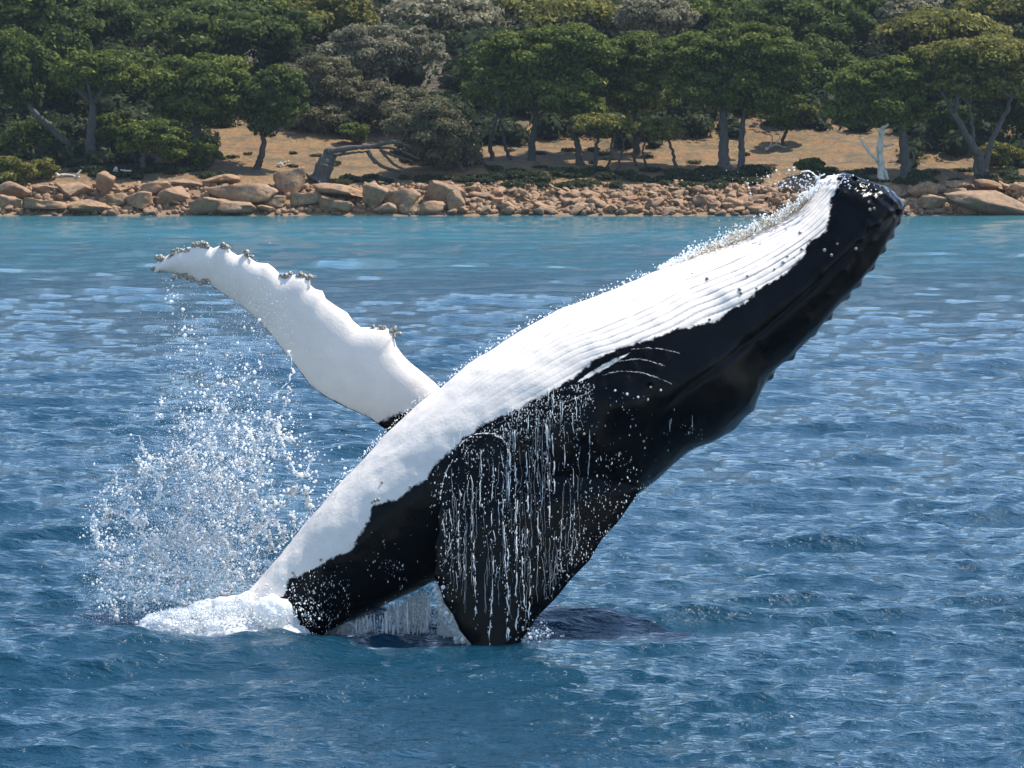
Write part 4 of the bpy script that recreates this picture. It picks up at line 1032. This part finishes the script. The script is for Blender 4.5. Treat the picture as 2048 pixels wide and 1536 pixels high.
big = [
    (508, 388, 128, 58, 'big long boulder with a dark front face, tallest on the left shore'), (583, 366, 76, 56, 'round-backed boulder right behind the long dark-faced one'),
    (415, 414, 92, 36, 'low split boulder at the waterline left of the dark-faced one'), (455, 418, 70, 28, 'low dark boulder at the waterline below the dark-faced one'),
    (150, 380, 84, 34, 'long tan boulder under the pale upright trunk'), (208, 376, 46, 40, 'round boulder right of the long tan one at the left'),
    (175, 414, 84, 32, 'dark-fronted boulder at the waterline on the left'), (40, 385, 66, 34, 'tan boulder near the left edge, mid bank'),
    (85, 378, 50, 24, 'flat boulder near the left edge, top of the bank'), (75, 412, 80, 26, 'low boulder at the waterline near the left edge'),
    (8, 408, 44, 34, 'tan boulder cut off by the left edge'), (300, 380, 56, 28, 'smooth tan boulder below the small domed tree'),
    (335, 392, 66, 42, 'pale square boulder right of the smooth tan one'), (285, 408, 66, 30, 'sloping tan slab at the waterline below the pale square boulder'),
    (365, 366, 60, 18, 'flat ledge boulder at the top of the bank under the shrub'), (430, 362, 74, 20, 'flat pale ledge boulder left of the round-backed one'),
    (240, 398, 44, 34, 'narrow upright boulder between dark-fronted one and slab'), (605, 402, 62, 34, 'cracked tan boulder right of the dark-faced one'),
    (655, 410, 54, 34, 'orange boulder at the waterline below the thick stump'), (690, 384, 96, 26, 'long flat pinkish slab below the thick stump'),
    (690, 412, 50, 30, 'dark grey boulder under the pinkish slab'), (745, 402, 60, 44, 'tan stepped boulder right of the pinkish slab'),
    (778, 384, 44, 30, 'pale boulder under the trailing branches'), (762, 420, 46, 22, 'dark low boulder at the waterline under the trailing branches'),
    (815, 398, 76, 56, 'large sloping grey boulder at the end of the left shore'), (818, 420, 48, 28, 'small grey boulder at the foot of the sloping one'),
    (878, 388, 70, 48, 'arched boulder over a dark hollow, right end of the left shore'), (856, 418, 50, 30, 'rounded brown boulder in front of the arched one'),
    (906, 402, 34, 60, 'upright boulder closing the left shore on its right'), (555, 408, 60, 20, 'thin tan slab at the waterline in front of the dark-faced boulder'),
    (1985, 408, 150, 56, 'biggest brown boulder with a dark hollow at the right edge'), (1835, 384, 60, 36, 'rounded tan boulder just right of the whale snout'),
    (1875, 378, 50, 30, 'leaning tan slab right of the snout boulder'), (1905, 392, 46, 30, 'pinkish boulder left of the biggest brown one'),
    (1930, 372, 60, 20, 'flat tan boulder above the pinkish one at the right'), (1985, 372, 60, 20, 'flat tan boulder on top of the bank near the right edge'),
    (2035, 378, 44, 26, 'tan boulder cut off by the right edge'), (1860, 412, 56, 28, 'low tan boulder at the waterline right of the snout'),
]
rr_ = random.Random(4)
for i, (x, y, w, h, lab) in enumerate(big):
    rock('boulder', lab, BIG[i % 8], x, y, w, h, 'boulder', GB if x < 930 else 'granite boulders at the right edge', rr_.uniform(-0.6, 0.6) + (3.14 if rr_.random() < .5 else 0), rr_.uniform(-0.12, 0.12), None if h > 0 else None, rr_.uniform(0.7, 1.0))
nst = 0
def stones(n, xr, yr, wr, label, group, seed):
    r = random.Random(seed)
    for _ in range(n):
        x = r.uniform(*xr); t = r.random(); y = yr[0] + (yr[1] - yr[0]) * t; w = r.uniform(*wr) * (0.8 + 0.3 * t); h = w * r.uniform(0.38, 0.62)
        rock('stone', label, SMALL[r.randrange(7)], x, y, w, h, 'stone', group, r.uniform(0, 6.28), r.uniform(-0.35, 0.35), None, r.uniform(0.7, 1.1))
stones(215, (925, 2060), (378, 427), (16, 38), 'tan granite stone in the rubble bank between middle and right edge', 'stones of the rubble bank', 8)
stones(62, (-10, 925), (372, 427), (14, 32), 'small tan stone wedged between the boulders of the left shore', 'stones among the left boulders', 9)
def build_shingle():
    r = np.random.default_rng(15); n = 3600
    x = r.uniform(-150, 2200, n); y = 377 + 53 * r.random(n)
    Y = np.interp(y, [377, 400, 430], [275.0, 272.6, 270.2]) + r.normal(size=n) * 0.3
    X = (x - 1024) / FPX * Y; P = np.stack([X, Y, terrain(X, Y) + 0.05], -1)
    sc = (0.10 + 0.28 * r.random(n) ** 2)[:, None] * np.array([1.3, 1.0, 0.7]) * r.uniform(0.7, 1.3, (n, 3))
    V, F = scatter(ICO[0], P, sc, r); V = V + 0.05 * np.stack([fbm(V * 3.1 + q, 2) for q in (0, 7, 13)], -1)
    tag(mk('shore_shingle', V, [F], ROCK, None, False), 'broken tan shingle filling the gaps between the shore stones', kind='stuff')
build_shingle()

# ------------------------------------------------------------------ air
HAZE = 0.00006
def build_haze():
    m = bpy.data.materials.new('haze_air'); m.use_nodes = True; t = m.node_tree
    for nd in list(t.nodes):
        if nd.type != 'OUTPUT_MATERIAL': t.nodes.remove(nd)
    out = [n for n in t.nodes if n.type == 'OUTPUT_MATERIAL'][0]
    v = t.nodes.new('ShaderNodeVolumePrincipled'); v.inputs['Color'].default_value = (0.72, 0.84, 1.0, 1); v.inputs['Density'].default_value = HAZE
    v.inputs['Anisotropy'].default_value = 0.2
    t.links.new(v.outputs[0], out.inputs['Volume'])
    x, y0, y1, z0, z1 = 2600, -2600, 700, -5, 90
    V = [(-x, y0, z0), (x, y0, z0), (x, y1, z0), (-x, y1, z0), (-x, y0, z1), (x, y0, z1), (x, y1, z1), (-x, y1, z1)]
    F = np.array([(0, 3, 2, 1), (4, 5, 6, 7), (0, 1, 5, 4), (1, 2, 6, 5), (2, 3, 7, 6), (3, 0, 4, 7)])
    tag(mk('haze', V, [F], m, None, False), 'thin bluish haze in the air over sea and shore', kind='stuff')
if HAZE > 0: build_haze()
